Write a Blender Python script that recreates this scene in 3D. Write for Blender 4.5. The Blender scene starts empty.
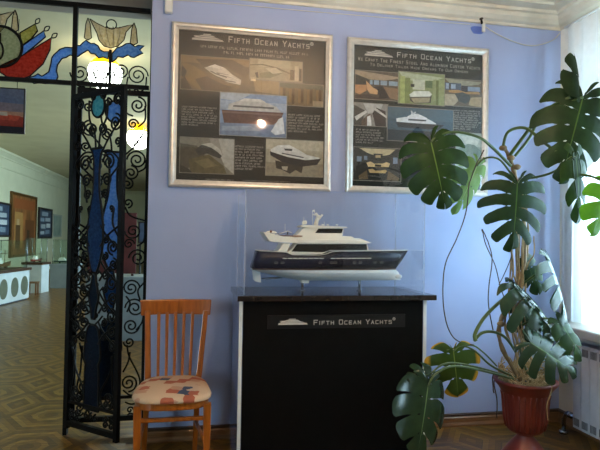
import bpy, math, random
from mathutils import Vector, Matrix, noise
random.seed(7)
PI = math.pi
SC = bpy.context.scene
COL = SC.collection
for _n in ('render_scene',):
    pass

# ------------------------------------------------------------------ camera model (measured from the wall's vanishing points)
YAW, PIT, ROL, FOC, EYE = 0.189817, 0.022898, 0.015871, 552.0, 1.35
CF = Vector((math.sin(YAW)*math.cos(PIT), math.cos(YAW)*math.cos(PIT), math.sin(PIT)))
_r = Vector((math.cos(YAW), -math.sin(YAW), 0)); _u = _r.cross(CF)
CR = math.cos(ROL)*_r + math.sin(ROL)*_u
CU = -math.sin(ROL)*_r + math.cos(ROL)*_u
CP = Vector((0, 0, EYE))
def ray(x, y): return CR*((x-300)/FOC) - CU*((y-225)/FOC) + CF
def atY(x, y, Y):
    d = ray(x, y); return CP + d*(Y/d.y)
def atX(x, y, X):
    d = ray(x, y); return CP + d*(X/d.x)
def atZ(x, y, Z):
    d = ray(x, y); return CP + d*((Z-EYE)/d.z)

# ------------------------------------------------------------------ materials
def lin(c):
    if isinstance(c, str):
        c = [int(c[i:i+2], 16)/255 for i in (1, 3, 5)]
        return tuple((v/12.92 if v <= .04045 else ((v+.055)/1.055)**2.4) for v in c)
    return tuple(c[:3])
def nodes(name):
    m = bpy.data.materials.new(name); m.use_nodes = True
    nt = m.node_tree; nt.nodes.clear()
    out = nt.nodes.new('ShaderNodeOutputMaterial')
    return m, nt, out
def setin(n, key, v):
    s = n.inputs.get(key) if isinstance(key, str) else n.inputs[key]
    if s is not None: s.default_value = v
def ramp(nt, stops, mode='LINEAR'):
    r = nt.nodes.new('ShaderNodeValToRGB'); r.color_ramp.interpolation = mode
    e = r.color_ramp.elements
    while len(e) > 1: e.remove(e[-1])
    e[0].position = stops[0][0]; e[0].color = (*lin(stops[0][1]), 1)
    for p, c in stops[1:]:
        k = e.new(p); k.color = (*lin(c), 1)
    return r
def math_(nt, op, a, b=None, c=None):
    n = nt.nodes.new('ShaderNodeMath'); n.operation = op
    for i, v in enumerate((a, b, c)):
        if v is None: continue
        if isinstance(v, (int, float)): n.inputs[i].default_value = v
        else: nt.links.new(v, n.inputs[i])
    return n.outputs[0]
def mat(name, c1, rough=.5, metal=0, c2=None, scale=8, stretch=None, bump=0, spec=.5, coat=0, emit=None, estr=0, detail=3):
    """Principled surface whose base colour wanders between c1 and c2 with noise."""
    m, nt, out = nodes(name)
    b = nt.nodes.new('ShaderNodeBsdfPrincipled')
    nt.links.new(b.outputs[0], out.inputs[0])
    c1 = lin(c1); c2 = lin(c2) if c2 else tuple(v*.86 for v in c1)
    tc = nt.nodes.new('ShaderNodeTexCoord'); mp = nt.nodes.new('ShaderNodeMapping')
    nt.links.new(tc.outputs['Object'], mp.inputs[0])
    mp.inputs['Scale'].default_value = stretch or (1, 1, 1)
    nz = nt.nodes.new('ShaderNodeTexNoise'); nz.inputs['Scale'].default_value = scale; nz.inputs['Detail'].default_value = detail
    nt.links.new(mp.outputs[0], nz.inputs[0])
    r = nt.nodes.new('ShaderNodeValToRGB')
    r.color_ramp.elements[0].position = .3; r.color_ramp.elements[1].position = .7
    r.color_ramp.elements[0].color = (*c1, 1); r.color_ramp.elements[1].color = (*c2, 1)
    nt.links.new(nz.outputs[0], r.inputs[0]); nt.links.new(r.outputs[0], b.inputs['Base Color'])
    setin(b, 'Roughness', rough); setin(b, 'Metallic', metal); setin(b, 'Specular IOR Level', spec)
    setin(b, 'Coat Weight', coat); setin(b, 'Coat Roughness', .08)
    if emit: setin(b, 'Emission Color', (*lin(emit), 1)); setin(b, 'Emission Strength', estr)
    if bump:
        bp = nt.nodes.new('ShaderNodeBump'); bp.inputs['Strength'].default_value = bump; bp.inputs['Distance'].default_value = .01
        nt.links.new(nz.outputs[0], bp.inputs['Height']); nt.links.new(bp.outputs[0], b.inputs['Normal'])
    return m
def clear_mat(name, tint=(.97, .98, 1), ior=1.45, rough=.02, gloss=(1, 1, 1), haze=0):
    """Clear sheet: lets light straight through, mirrors by Fresnel."""
    m, nt, out = nodes(name)
    t = nt.nodes.new('ShaderNodeBsdfTransparent'); t.inputs[0].default_value = (*tint, 1)
    g = nt.nodes.new('ShaderNodeBsdfGlossy'); g.inputs['Roughness'].default_value = rough; g.inputs[0].default_value = (*gloss, 1)
    f0 = ((ior-1)/(ior+1))**2                      # Schlick, the same from both sides of the sheet
    lw = nt.nodes.new('ShaderNodeLayerWeight'); lw.inputs[0].default_value = .5
    fac = math_(nt, 'ADD', math_(nt, 'MULTIPLY', math_(nt, 'POWER', lw.outputs['Facing'], 5), 1-f0), f0)
    mx = nt.nodes.new('ShaderNodeMixShader')
    body = t.outputs[0]
    if haze:                                       # pale scatter standing in for daylight reflected in the case
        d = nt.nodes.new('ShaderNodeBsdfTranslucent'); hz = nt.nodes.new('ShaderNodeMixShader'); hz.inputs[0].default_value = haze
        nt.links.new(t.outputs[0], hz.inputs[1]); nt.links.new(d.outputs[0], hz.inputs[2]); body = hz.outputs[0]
    nt.links.new(fac, mx.inputs[0]); nt.links.new(body, mx.inputs[1]); nt.links.new(g.outputs[0], mx.inputs[2])
    nt.links.new(mx.outputs[0], out.inputs[0])
    return m
def sheer(name, col, transp, transl):
    m, nt, out = nodes(name)
    tc = nt.nodes.new('ShaderNodeTexCoord'); nz = nt.nodes.new('ShaderNodeTexNoise'); nz.inputs['Scale'].default_value = 25
    nt.links.new(tc.outputs['Object'], nz.inputs[0])
    c = lin(col); r = ramp(nt, [(.3, tuple(v*.94 for v in c)), (.7, c)]); nt.links.new(nz.outputs[0], r.inputs[0])
    t = nt.nodes.new('ShaderNodeBsdfTransparent'); tr = nt.nodes.new('ShaderNodeBsdfTranslucent'); d = nt.nodes.new('ShaderNodeBsdfDiffuse')
    nt.links.new(r.outputs[0], tr.inputs[0]); nt.links.new(r.outputs[0], d.inputs[0])
    a = nt.nodes.new('ShaderNodeMixShader'); a.inputs[0].default_value = transl
    nt.links.new(d.outputs[0], a.inputs[1]); nt.links.new(tr.outputs[0], a.inputs[2])
    b = nt.nodes.new('ShaderNodeMixShader'); b.inputs[0].default_value = transp
    nt.links.new(a.outputs[0], b.inputs[1]); nt.links.new(t.outputs[0], b.inputs[2])
    nt.links.new(b.outputs[0], out.inputs[0])
    return m
def stained(name, tint, c2, w=.45, scale=60):
    """Coloured cathedral glass: tinted transparency, some scatter, a ripply gloss."""
    m, nt, out = nodes(name)
    tc = nt.nodes.new('ShaderNodeTexCoord')
    nz = nt.nodes.new('ShaderNodeTexNoise'); nz.inputs['Scale'].default_value = scale
    nt.links.new(tc.outputs['Object'], nz.inputs[0])
    r = ramp(nt, [(.35, tint), (.65, c2)]); nt.links.new(nz.outputs[0], r.inputs[0])
    t = nt.nodes.new('ShaderNodeBsdfTransparent'); tr = nt.nodes.new('ShaderNodeBsdfTranslucent')
    d = nt.nodes.new('ShaderNodeBsdfPrincipled'); setin(d, 'Roughness', .15)
    for n in (t, tr): nt.links.new(r.outputs[0], n.inputs[0])
    nt.links.new(r.outputs[0], d.inputs['Base Color'])
    bp = nt.nodes.new('ShaderNodeBump'); bp.inputs['Strength'].default_value = .5; bp.inputs['Distance'].default_value = .01
    nt.links.new(nz.outputs[0], bp.inputs['Height']); nt.links.new(bp.outputs[0], d.inputs['Normal'])
    a = nt.nodes.new('ShaderNodeMixShader'); a.inputs[0].default_value = w
    nt.links.new(t.outputs[0], a.inputs[1]); nt.links.new(tr.outputs[0], a.inputs[2])
    b = nt.nodes.new('ShaderNodeMixShader'); b.inputs[0].default_value = .3
    nt.links.new(a.outputs[0], b.inputs[1]); nt.links.new(d.outputs[0], b.inputs[2])
    nt.links.new(b.outputs[0], out.inputs[0])
    return m
def emitter(name, col, s):
    m, nt, out = nodes(name)
    e = nt.nodes.new('ShaderNodeEmission'); e.inputs[0].default_value = (*lin(col), 1); e.inputs[1].default_value = s
    nt.links.new(e.outputs[0], out.inputs[0]); return m

def parquet(name):
    m, nt, out = nodes(name)
    b = nt.nodes.new('ShaderNodeBsdfPrincipled'); nt.links.new(b.outputs[0], out.inputs[0])
    tc = nt.nodes.new('ShaderNodeTexCoord'); sp = nt.nodes.new('ShaderNodeSeparateXYZ')
    nt.links.new(tc.outputs['Object'], sp.inputs[0])
    T = .64
    def cell(s, off):
        f = math_(nt, 'FRACT', math_(nt, 'ADD', math_(nt, 'DIVIDE', s, T), off))
        return math_(nt, 'ABSOLUTE', math_(nt, 'SUBTRACT', f, .5))
    au, av = cell(sp.outputs[0], .37), cell(sp.outputs[1], .12)
    hexd = math_(nt, 'MAXIMUM', math_(nt, 'ADD', math_(nt, 'MULTIPLY', au, .9), math_(nt, 'MULTIPLY', av, .55)), math_(nt, 'MULTIPLY', av, 1.0))
    rad = math_(nt, 'SQRT', math_(nt, 'ADD', math_(nt, 'MULTIPLY', au, au), math_(nt, 'MULTIPLY', av, av)))
    inner = math_(nt, 'LESS_THAN', rad, .2)
    d = math_(nt, 'ADD', math_(nt, 'MULTIPLY', hexd, math_(nt, 'SUBTRACT', 1, inner)), math_(nt, 'MULTIPLY', rad, inner))
    k = math_(nt, 'MULTIPLY', d, 15)
    band = math_(nt, 'FLOOR', k)
    par = math_(nt, 'MODULO', band, 3)
    fr = math_(nt, 'FRACT', k)
    line = math_(nt, 'LESS_THAN', fr, .1)
    nz = nt.nodes.new('ShaderNodeTexNoise'); nz.inputs['Scale'].default_value = 9; nz.inputs['Detail'].default_value = 6
    mp = nt.nodes.new('ShaderNodeMapping'); mp.inputs['Scale'].default_value = (1.5, 9, 1)
    nt.links.new(tc.outputs['Object'], mp.inputs[0]); nt.links.new(mp.outputs[0], nz.inputs[0])
    v = math_(nt, 'ADD', math_(nt, 'MULTIPLY', par, .13), math_(nt, 'MULTIPLY', nz.outputs[0], .62))
    v = math_(nt, 'SUBTRACT', v, math_(nt, 'MULTIPLY', line, .2))
    r = ramp(nt, [(.05, '#1c0f05'), (.28, '#563508'), (.55, '#845e20'), (.85, '#b48e3e')])
    nt.links.new(v, r.inputs[0]); nt.links.new(r.outputs[0], b.inputs['Base Color'])
    setin(b, 'Roughness', .32); setin(b, 'Specular IOR Level', .5)
    return m

M = {}
M['blue'] = mat('blue_plaster', '#a4b1d6', .62, c2='#9caad2', scale=3, bump=.04, detail=6)
M['blue_dirty'] = M['blue']
M['cream'] = mat('cream_plaster', '#d9d3c3', .7, c2='#cfc8b6', scale=4)
M['ceiling'] = mat('ceiling_white', '#dcd8cc', .8, c2='#d0cbbb', scale=3)
M['cornice'] = mat('cornice_white', '#ddd6c6', .6, c2='#c9c0ae', scale=6)
M['gloss_side'] = mat('glossy_laminate_wall_tint', '#7f8ab0', .04, c2='#7682aa', scale=6, spec=.8)  # blue of the mirrored wall is put into the base colour
M['room'] = mat('fawn_plaster', '#a3927d', .7, c2='#978671', scale=4)
M['hall'] = mat('hall_plaster', '#ddd8b4', .75, c2='#d4cfaa', scale=2)
M['hallceil'] = mat('hall_ceiling', '#d4c8a0', .8, c2='#cabd94', scale=2)
M['soffit'] = mat('soffit_plaster', '#cbbfae', .7, c2='#c2b5a3', scale=3)
M['white_paint'] = mat('white_paint', '#e2e2e0', .4, c2='#d6d6d2', scale=10)
M['radiator'] = mat('radiator_enamel', '#bfc1c6', .35, c2='#b4b6bb', scale=12)
M['slot'] = mat('dark_slot', '#3a3c42', .6)
M['parquet'] = parquet('parquet_floor')
M['base'] = mat('brown_skirting', '#6b4526', .38, c2='#8a5f38', scale=6, stretch=(1, 8, 30))
M['base_cap'] = mat('dark_skirting_cap', '#3f2a1c', .4, c2='#523822', scale=6, stretch=(1, 8, 30))
M['iron'] = mat('wrought_iron', '#080807', .5, .2, c2='#0d0c0b', scale=40, bump=.1, spec=.25)
M['frame'] = mat('satin_aluminium', '#dcd6ce', .34, .45, c2='#cdc6be', scale=30, stretch=(1, 1, 1))
M['frame_dark'] = mat('frame_rebate', '#7d6a60', .5, .3)
M['print1'] = mat('brown_black_print', '#231a14', .5, c2='#15110e', scale=5)
M['print2'] = mat('black_print', '#0b0a0a', .5, c2='#080808', scale=5)
M['pglass'] = clear_mat('poster_glass', (.99, .99, .99), 1.5, .012)
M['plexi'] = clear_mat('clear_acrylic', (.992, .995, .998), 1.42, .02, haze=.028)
M['acr_edge'] = sheer('acrylic_edge', '#dfe8ff', .6, .5)
M['wpane'] = clear_mat('window_glass', (.97, .98, .98), 1.3, .01)
M['letter'] = mat('silver_letters', '#c9c2ba', .5, c2='#bdb5ac', scale=20)
M['letter_dim'] = mat('grey_letters', '#aaa299', .6)
M['black_board'] = mat('black_panel', '#070707', .55, c2='#0b0b0b', scale=20, spec=.08)
M['plate'] = mat('charcoal_plate', '#0f0f11', .4, c2='#141416', scale=20, spec=.3)
M['slab'] = mat('black_glossy_laminate', '#211a18', .05, c2='#2a2220', scale=14, stretch=(1, 6, 1))
M['chairwood'] = mat('orange_varnished_beech', '#b0601c', .3, c2='#8a470f', scale=7, stretch=(8, 8, 1), coat=.35)
M['hullnavy'] = mat('navy_gelcoat', '#0a0d26', .16, c2='#0d1030', scale=5, spec=.3)
M['yachtwhite'] = mat('ivory_gelcoat', '#f7f3e8', .3, c2='#f0eadc', scale=8)
M['under'] = mat('pale_grey_antifouling', '#e2e5e8', .35, c2='#d6dadf', scale=6)
M['stripe'] = mat('brown_boot_stripe', '#5d4038', .35)
M['ywin'] = mat('tinted_window', '#120c0c', .1)
M['teak'] = mat('teak_deck', '#8f5a34', .5, c2='#6e4226', scale=30)
M['steel'] = mat('brushed_steel', '#aab0ba', .25, 1, c2='#959ca8', scale=20)
M['terracotta'] = mat('terracotta_plastic', '#70291c', .4, c2='#5e2118', scale=9)
M['soil'] = mat('dry_soil', '#3a2a1c', .95, c2='#20160e', scale=40, bump=.5)
M['root'] = mat('dry_aerial_root', '#b89c70', .7, c2='#94764c', scale=25)
M['root_dark'] = mat('brown_root', '#4b3826', .7, c2='#352618', scale=25)
M['bark'] = mat('brown_stem', '#6a5238', .7, c2='#85704e', scale=25, bump=.3)
M['petiole'] = mat('green_petiole', '#4a5f28', .4, c2='#37491e', scale=15)
M['cable'] = mat('white_cable', '#c9c8c4', .5)
M['sheer'] = sheer('sheer_voile', '#f2f3f5', .40, .75)
M['swag'] = sheer('voile_swag', '#d6d6d4', .02, .14)
M['pelmet'] = mat('white_net', '#cfcfcc', .8, c2='#bdbdba', scale=12)
M['sill'] = mat('sill_paint', '#a9a39a', .45, c2='#bdb8af', scale=8, stretch=(8, 1, 1))
M['bulb'] = emitter('lit_bulb', '#ffd8b0', 1250)
M['lampglass'] = sheer('frosted_bowl_glass', '#fff6ea', .55, .85)
M['globe'] = emitter('lit_globe_glass', '#f6fff0', 8)
M['yellow'] = mat('yellow_cap', '#d9a400', .4, c2='#e6b81c', emit='#e0a800', estr=1.2)
M['g_blue'] = stained('blue_glass', '#6a9fe0', '#93c0f2')
M['g_deep'] = stained('deep_blue_glass', '#22487c', '#3264a0')
M['g_unlit'] = stained('unlit_blue_glass', '#1b2a40', '#25384f', .3)  # blue glass tinted dark to show no light behind it
M['g_teal'] = stained('teal_glass', '#56b4c6', '#86d6dd')
M['g_red'] = stained('red_glass', '#b03a28', '#d0523c')
M['g_olive'] = stained('olive_glass', '#a8a55c', '#cfca86')
M['g_pale'] = stained('pale_green_glass', '#a8ad8e', '#c5c7ad')
M['g_amber'] = stained('amber_glass', '#ddd0ac', '#f2ead6', .15)

def leafmat(name, top, top2, vein, edge=None, rough=.5, transl=.18):
    m, nt, out = nodes(name)
    b = nt.nodes.new('ShaderNodeBsdfPrincipled')
    tc = nt.nodes.new('ShaderNodeTexCoord'); nz = nt.nodes.new('ShaderNodeTexNoise'); nz.inputs['Scale'].default_value = 14; nz.inputs['Detail'].default_value = 4
    nt.links.new(tc.outputs['Object'], nz.inputs[0])
    r = ramp(nt, [(.3, top), (.7, top2)]); nt.links.new(nz.outputs[0], r.inputs[0])
    at = nt.nodes.new('ShaderNodeAttribute'); at.attribute_name = 'rib'
    vr = ramp(nt, [(0, (1, 1, 1)), (.012, (.8, .8, .8)), (.024, (0, 0, 0))]); nt.links.new(at.outputs['Fac'], vr.inputs[0])
    mx = nt.nodes.new('ShaderNodeMix'); mx.data_type = 'RGBA'
    nt.links.new(vr.outputs[0], mx.inputs['Factor']); nt.links.new(r.outputs[0], mx.inputs['A']); mx.inputs['B'].default_value = (*lin(vein), 1)
    col = mx.outputs['Result']
    if edge:
        nzz = math_(nt, 'MULTIPLY', nz.outputs[0], .25)
        tt = math_(nt, 'ADD', at.outputs['Fac'], nzz)
        er = ramp(nt, [(.9, (0, 0, 0)), (1.02, (1, 1, 1))]); nt.links.new(tt, er.inputs[0])
        m2 = nt.nodes.new('ShaderNodeMix'); m2.data_type = 'RGBA'
        nt.links.new(er.outputs[0], m2.inputs['Factor']); nt.links.new(col, m2.inputs['A']); m2.inputs['B'].default_value = (*lin(edge), 1)
        col = m2.outputs['Result']
    nt.links.new(col, b.inputs['Base Color']); setin(b, 'Roughness', rough); setin(b, 'Specular IOR Level', .5 if rough < .3 else .2)
    tr = nt.nodes.new('ShaderNodeBsdfTranslucent'); nt.links.new(col, tr.inputs[0])
    ms = nt.nodes.new('ShaderNodeMixShader'); ms.inputs[0].default_value = transl
    nt.links.new(b.outputs[0], ms.inputs[1]); nt.links.new(tr.outputs[0], ms.inputs[2]); nt.links.new(ms.outputs[0], out.inputs[0])
    return m
M['leaf'] = leafmat('dark_leaf', '#21381a', '#172912', '#48602a')
M['leaf_mid'] = leafmat('mid_leaf', '#29431a', '#1f3615', '#5f7c38')
M['leaf_pale'] = leafmat('pale_leaf', '#7d9a4e', '#688a40', '#a8bd78', transl=.4)
M['leaf_bright'] = leafmat('bright_leaf', '#5f8f22', '#4d7a1a', '#93b052', transl=.5)
M['leaf_gloss'] = leafmat('glossy_leaf', '#2d442c', '#233625', '#5f7d50', rough=.22)
M['leaf_yellow'] = leafmat('yellow_edged_leaf', '#41561f', '#334a18', '#7b8a3c', edge='#c9982a', transl=.3)

def cushion_mat():
    m, nt, out = nodes('patchwork_upholstery')
    b = nt.nodes.new('ShaderNodeBsdfPrincipled'); nt.links.new(b.outputs[0], out.inputs[0])
    tc = nt.nodes.new('ShaderNodeTexCoord'); mp = nt.nodes.new('ShaderNodeMapping'); mp.inputs['Rotation'].default_value = (0, 0, .25); mp.inputs['Location'].default_value = (.03, .02, 0)
    nt.links.new(tc.outputs['Object'], mp.inputs[0])
    mp.inputs['Scale'].default_value = (1, 1, .05)
    vo = nt.nodes.new('ShaderNodeTexVoronoi'); vo.distance = 'CHEBYCHEV'; vo.inputs['Scale'].default_value = 17; vo.inputs['Randomness'].default_value = .6
    nt.links.new(mp.outputs[0], vo.inputs['Vector'])
    sp = nt.nodes.new('ShaderNodeSeparateColor'); nt.links.new(vo.outputs['Color'], sp.inputs[0])
    r = ramp(nt, [(0, '#c9ab8e'), (.5, '#a5563c'), (.74, '#3b4256'), (.86, '#b98d72')], 'CONSTANT')
    nt.links.new(sp.outputs[0], r.inputs[0]); nt.links.new(r.outputs[0], b.inputs['Base Color']); setin(b, 'Roughness', .9)
    return m
M['cushion'] = cushion_mat()

# ------------------------------------------------------------------ mesh builder
ORG = {}
class MB:
    def __init__(s, xf=None):
        s.v, s.f, s.m, s.mats, s.sm, s.xf, s.att = [], [], [], [], [], xf, []
    def mi(s, m):
        m = M[m] if isinstance(m, str) else m
        if m not in s.mats: s.mats.append(m)
        return s.mats.index(m)
    def add(s, vs, fs, m=None, smooth=False, att=None):
        o = len(s.v)
        for p in vs:
            p = Vector(p); s.v.append(s.xf(p) if s.xf else p)
        s.att += list(att) if att else [1.0]*len(vs)
        k = s.mi(m) if m is not None else 0
        for f in fs:
            s.f.append([o+i for i in f]); s.m.append(k); s.sm.append(smooth)
    def box(s, a, b, m=None):
        (x0, y0, z0), (x1, y1, z1) = a, b
        s.add([(x0,y0,z0),(x1,y0,z0),(x1,y1,z0),(x0,y1,z0),(x0,y0,z1),(x1,y0,z1),(x1,y1,z1),(x0,y1,z1)],
              [(3,2,1,0),(4,5,6,7),(0,1,5,4),(1,2,6,5),(2,3,7,6),(3,0,4,7)], m)
    def prism(s, poly, f0, f1, m=None, smooth=False):
        """poly: 2-D points; f0, f1 map a point to the two faces."""
        n = len(poly)
        s.add([f0(*p) for p in poly]+[f1(*p) for p in poly],
              [tuple(range(n)), tuple(range(2*n-1, n-1, -1))]+[((i+1)%n, i, n+i, n+(i+1)%n) for i in range(n)], m, smooth)
    def tube(s, pts, r, m=None, sides=6, cap=True):
        pts = [Vector(p) for p in pts]; n = len(pts)
        rr = r if isinstance(r, (list, tuple)) else [r]*n
        t0 = (pts[1]-pts[0]).normalized()
        up = Vector((0, 0, 1)) if abs(t0.z) < .9 else Vector((0, 1, 0))
        a = t0.cross(up).normalized(); vs = []
        for i, p in enumerate(pts):
            t = (pts[min(i+1, n-1)]-pts[max(i-1, 0)])
            t = t.normalized() if t.length > 1e-9 else t0
            a = (a - t*a.dot(t)); a = a.normalized() if a.length > 1e-6 else t.orthogonal().normalized()
            b = t.cross(a)
            for k in range(sides):
                g = 2*PI*k/sides; vs.append(p + (a*math.cos(g)+b*math.sin(g))*rr[i])
        fs = [(i*sides+k, i*sides+(k+1)%sides, (i+1)*sides+(k+1)%sides, (i+1)*sides+k) for i in range(n-1) for k in range(sides)]
        if cap: fs += [tuple(range(sides-1, -1, -1)), tuple((n-1)*sides+k for k in range(sides))]
        s.add(vs, fs, m, True)
    def lathe(s, prof, c, m=None, seg=24, flute=0, nfl=24):
        vs = []; n = len(prof)
        for (r, z) in prof:
            for k in range(seg):
                g = 2*PI*k/seg; q = r*(1+flute*(math.cos(nfl*g)))
                vs.append((c[0]+q*math.cos(g), c[1]+q*math.sin(g), c[2]+z))
        fs = [(i*seg+k, i*seg+(k+1)%seg, (i+1)*seg+(k+1)%seg, (i+1)*seg+k) for i in range(n-1) for k in range(seg)]
        s.add(vs, fs, m, True)
    def ball(s, c, r, m=None, seg=14, rings=8, sq=(1, 1, 1)):
        prof = [(math.sin(PI*i/rings), -math.cos(PI*i/rings)) for i in range(rings+1)]
        vs = [(c[0]+r*sq[0]*q*math.cos(2*PI*k/seg), c[1]+r*sq[1]*q*math.sin(2*PI*k/seg), c[2]+r*sq[2]*z) for q, z in prof for k in range(seg)]
        fs = [(i*seg+k, i*seg+(k+1)%seg, (i+1)*seg+(k+1)%seg, (i+1)*seg+k) for i in range(rings) for k in range(seg)]
        s.add(vs, fs, m, True)
    def build(s, name, m=None, parent=None, org=None, bevel=0, merge=False, att=False, normals=True):
        if m is not None: s.mats = s.mats or [M[m] if isinstance(m, str) else m]
        if parent is not None: org = ORG[parent.name]
        elif org is None:
            xs, ys, zs = zip(*[tuple(p) for p in s.v])
            org = Vector(((min(xs)+max(xs))/2, (min(ys)+max(ys))/2, min(zs)))
        org = Vector(org)
        me = bpy.data.meshes.new(name)
        me.from_pydata([tuple(p-org) for p in s.v], [], s.f)
        for k in s.mats: me.materials.append(k)
        for p, k, q in zip(me.polygons, s.m, s.sm): p.material_index = k; p.use_smooth = q
        if att:
            a = me.attributes.new('rib', 'FLOAT', 'POINT'); a.data.foreach_set('value', s.att)
        if normals:
            import bmesh
            b = bmesh.new(); b.from_mesh(me)
            if merge: bmesh.ops.remove_doubles(b, verts=b.verts, dist=1e-4)
            bmesh.ops.recalc_face_normals(b, faces=b.faces); b.to_mesh(me); b.free()
        me.update()
        o = bpy.data.objects.new(name, me); COL.objects.link(o)
        if parent is not None: o.parent = parent
        else: o.location = org
        if bevel:
            bv = o.modifiers.new('edge', 'BEVEL'); bv.width = bevel; bv.segments = 2; bv.limit_method = 'ANGLE'
        ORG[o.name] = org
        return o
def tag(o, label=None, cat=None, group=None, kind=None):
    for k, v in (('label', label), ('category', cat), ('group', group), ('kind', kind)):
        if v: o[k] = v
    return o
def thing(name, loc, label, cat, group=None):
    o = bpy.data.objects.new(name, None); COL.objects.link(o); o.location = loc; o.empty_display_size = .1
    ORG[o.name] = Vector(loc)
    return tag(o, label, cat, group)
def struct(o): o['kind'] = 'structure'; return o
def sbox(name, a, b, m): 
    q = MB(); q.box(a, b, m); return struct(q.build(name))
def spline(pts, n=8):
    pts = [Vector(p) for p in pts]; out = []
    for i in range(len(pts)-1):
        p0, p1, p2, p3 = pts[max(i-1, 0)], pts[i], pts[i+1], pts[min(i+2, len(pts)-1)]
        for k in range(n):
            t = k/n
            out.append(.5*((2*p1)+(p2-p0)*t+(2*p0-5*p1+4*p2-p3)*t*t+(3*p1-p0-3*p2+p3)*t**3))
    return out+[pts[-1]]
# ------------------------------------------------------------------ setting
D, WB, XJ, XR, ZC = 3.76, 4.25, -.30, 2.74, 3.10
OL = -2.40                                    # far edge of the opening into the hall
struct(tag(sbox('floor', (-5.4, -3.9, -.08), (3.2, 28.9, 0), 'parquet')))
sbox('ceiling', (-4.3, -3.9, ZC), (3.2, WB, ZC+.1), 'ceiling')
ZH, HX, HY = 3.52, -5.0, 28.5
sbox('ceiling_far', (-5.4, WB, ZH), (3.2, 28.9, ZH+.1), 'hallceil')
w = MB()
w.box((XJ, D, 0), (XR+.25, WB, ZH), 'blue')
w.box((-5.4, D, 0), (OL, WB, ZH), 'blue')
w.box((OL, D, 2.965), (XJ, WB, ZH), 'soffit')
struct(w.build('wall_back'))
# window wall; a second, unseen window is added opposite to brighten the room
W1, W_ADDED, WZ0, WZ1 = (2.0, 3.52), (-2.3, -.45), .78, 2.78
HWIN_ADDED = ((5.6, 7.6), (8.6, 10.6), (11.8, 13.8), (15.0, 17.0))            # unseen windows added along the hall to light it
w = MB()
for a, b in ((-3.9, W1[0]), (W1[1], D)):
    w.box((XR, a, 0), (XR+.28, b, ZC), 'cream')
for a, b in (W1,):
    w.box((XR, a, 0), (XR+.28, b, WZ0-.06), 'cream'); w.box((XR, a, WZ1), (XR+.28, b, ZC), 'cream')
struct(w.build('wall_right'))
w = MB()
for a, b in ((-3.9, W_ADDED[0]), (W_ADDED[1], D)): w.box((-4.3, a, 0), (-4.0, b, ZC), 'room')
w.box((-4.3, W_ADDED[0], 0), (-4.0, W_ADDED[1], WZ0-.06), 'room'); w.box((-4.3, W_ADDED[0], WZ1), (-4.0, W_ADDED[1], ZC), 'room')
struct(w.build('wall_left'))
sbox('wall_front', (-4.0, -3.9, 0), (XR, -3.6, ZC), 'room')
sbox('wall_far_left', (-5.4, WB, 0), (HX, 28.9, ZH), 'hall')
w = MB(); ys = [WB]+[v for q_ in HWIN_ADDED for v in q_]+[28.9]
for a, b in zip(ys[::2], ys[1::2]): w.box((3.0, a, 0), (3.28, b, ZH), 'hall')
for a, b in HWIN_ADDED: w.box((3.0, a, 0), (3.28, b, WZ0-.06), 'hall'); w.box((3.0, a, WZ1), (3.28, b, ZH), 'hall')
struct(w.build('wall_far_right'))
sbox('wall_far_back', (HX, HY, 0), (3.0, 28.9, ZH), 'hall')
for i, (a, b, xr, sg) in enumerate([(*W1, XR, 1), (*W_ADDED, -4.0, -1)]+[(*q_, 3.0, 1) for q_ in HWIN_ADDED]):  # all but the first are unseen windows, added for their light
    def xb(q, u0, u1, y0, y1, z0, z1, m): q.box((min(xr+sg*u0, xr+sg*u1), y0, z0), (max(xr+sg*u0, xr+sg*u1), y1, z1), m)
    f = MB(); mid = (a+b)/2
    for y0, y1 in ((a, a+.06), (mid-.04, mid+.04), (b-.06, b)): xb(f, .16, .22, y0, y1, WZ0, WZ1, 'white_paint')
    for z0, z1 in ((WZ0, WZ0+.07), (WZ1-.07, WZ1), (2.1, 2.16)):
        for y0, y1 in ((a+.06, mid-.04), (mid+.04, b-.06)): xb(f, .16, .22, y0, y1, z0, z1, 'white_paint')
    fr = struct(f.build('window_%d' % (i+1)))
    p = MB(); xb(p, .185, .191, a+.03, b-.03, WZ0+.03, WZ1-.03, 'wpane'); p.build('window_pane', parent=fr)
    s = MB(); xb(s, -.25, .17, a-.12, b+.02, WZ0-.065, WZ0, 'sill')
    struct(s.build('trim_sill_%d' % (i+1), bevel=.012))
    li = bpy.data.lights.new('daylight_portal', 'AREA'); li.shape = 'RECTANGLE'; li.size = WZ1-WZ0; li.size_y = b-a
    li.cycles.is_portal = True
    lo = bpy.data.objects.new('daylight_portal', li); COL.objects.link(lo)
    lo.location = (xr+sg*.26, mid, (WZ0+WZ1)/2); lo.rotation_euler = (0, sg*PI/2, 0)
# cornice, swept along the blue wall and the window wall with a mitre in the corner
CPROF = [(0, 2.968), (.018, 2.968), (.022, 2.985), (.05, 2.995), (.075, 3.02), (.085, 3.045), (.11, 3.05), (.115, 3.07), (.19, 3.076), (.195, 3.092), (.26, ZC-.001), (0, ZC-.001)]
def cornice(name, a, b, prof=CPROF, m='cornice'):
    q = MB(); q.prism(prof, a, b, m); return struct(q.build(name))
cornice('trim_1', lambda d, z: (-4, D-d, z), lambda d, z: (XR-d, D-d, z))
cornice('trim_2', lambda d, z: (XR-d, -3.6, z), lambda d, z: (XR-d, D-d, z))
HP = [(0, 3.34), (.02, 3.34), (.03, 3.38), (.1, 3.45), (.13, 3.47), (.14, ZH-.001), (0, ZH-.001)]
cornice('trim_3', lambda d, z: (HX+d, WB, z), lambda d, z: (HX+d, HY, z), HP, 'hall')
cornice('trim_4', lambda d, z: (HX, HY-d, z), lambda d, z: (3.0, HY-d, z), HP, 'hall')
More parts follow.
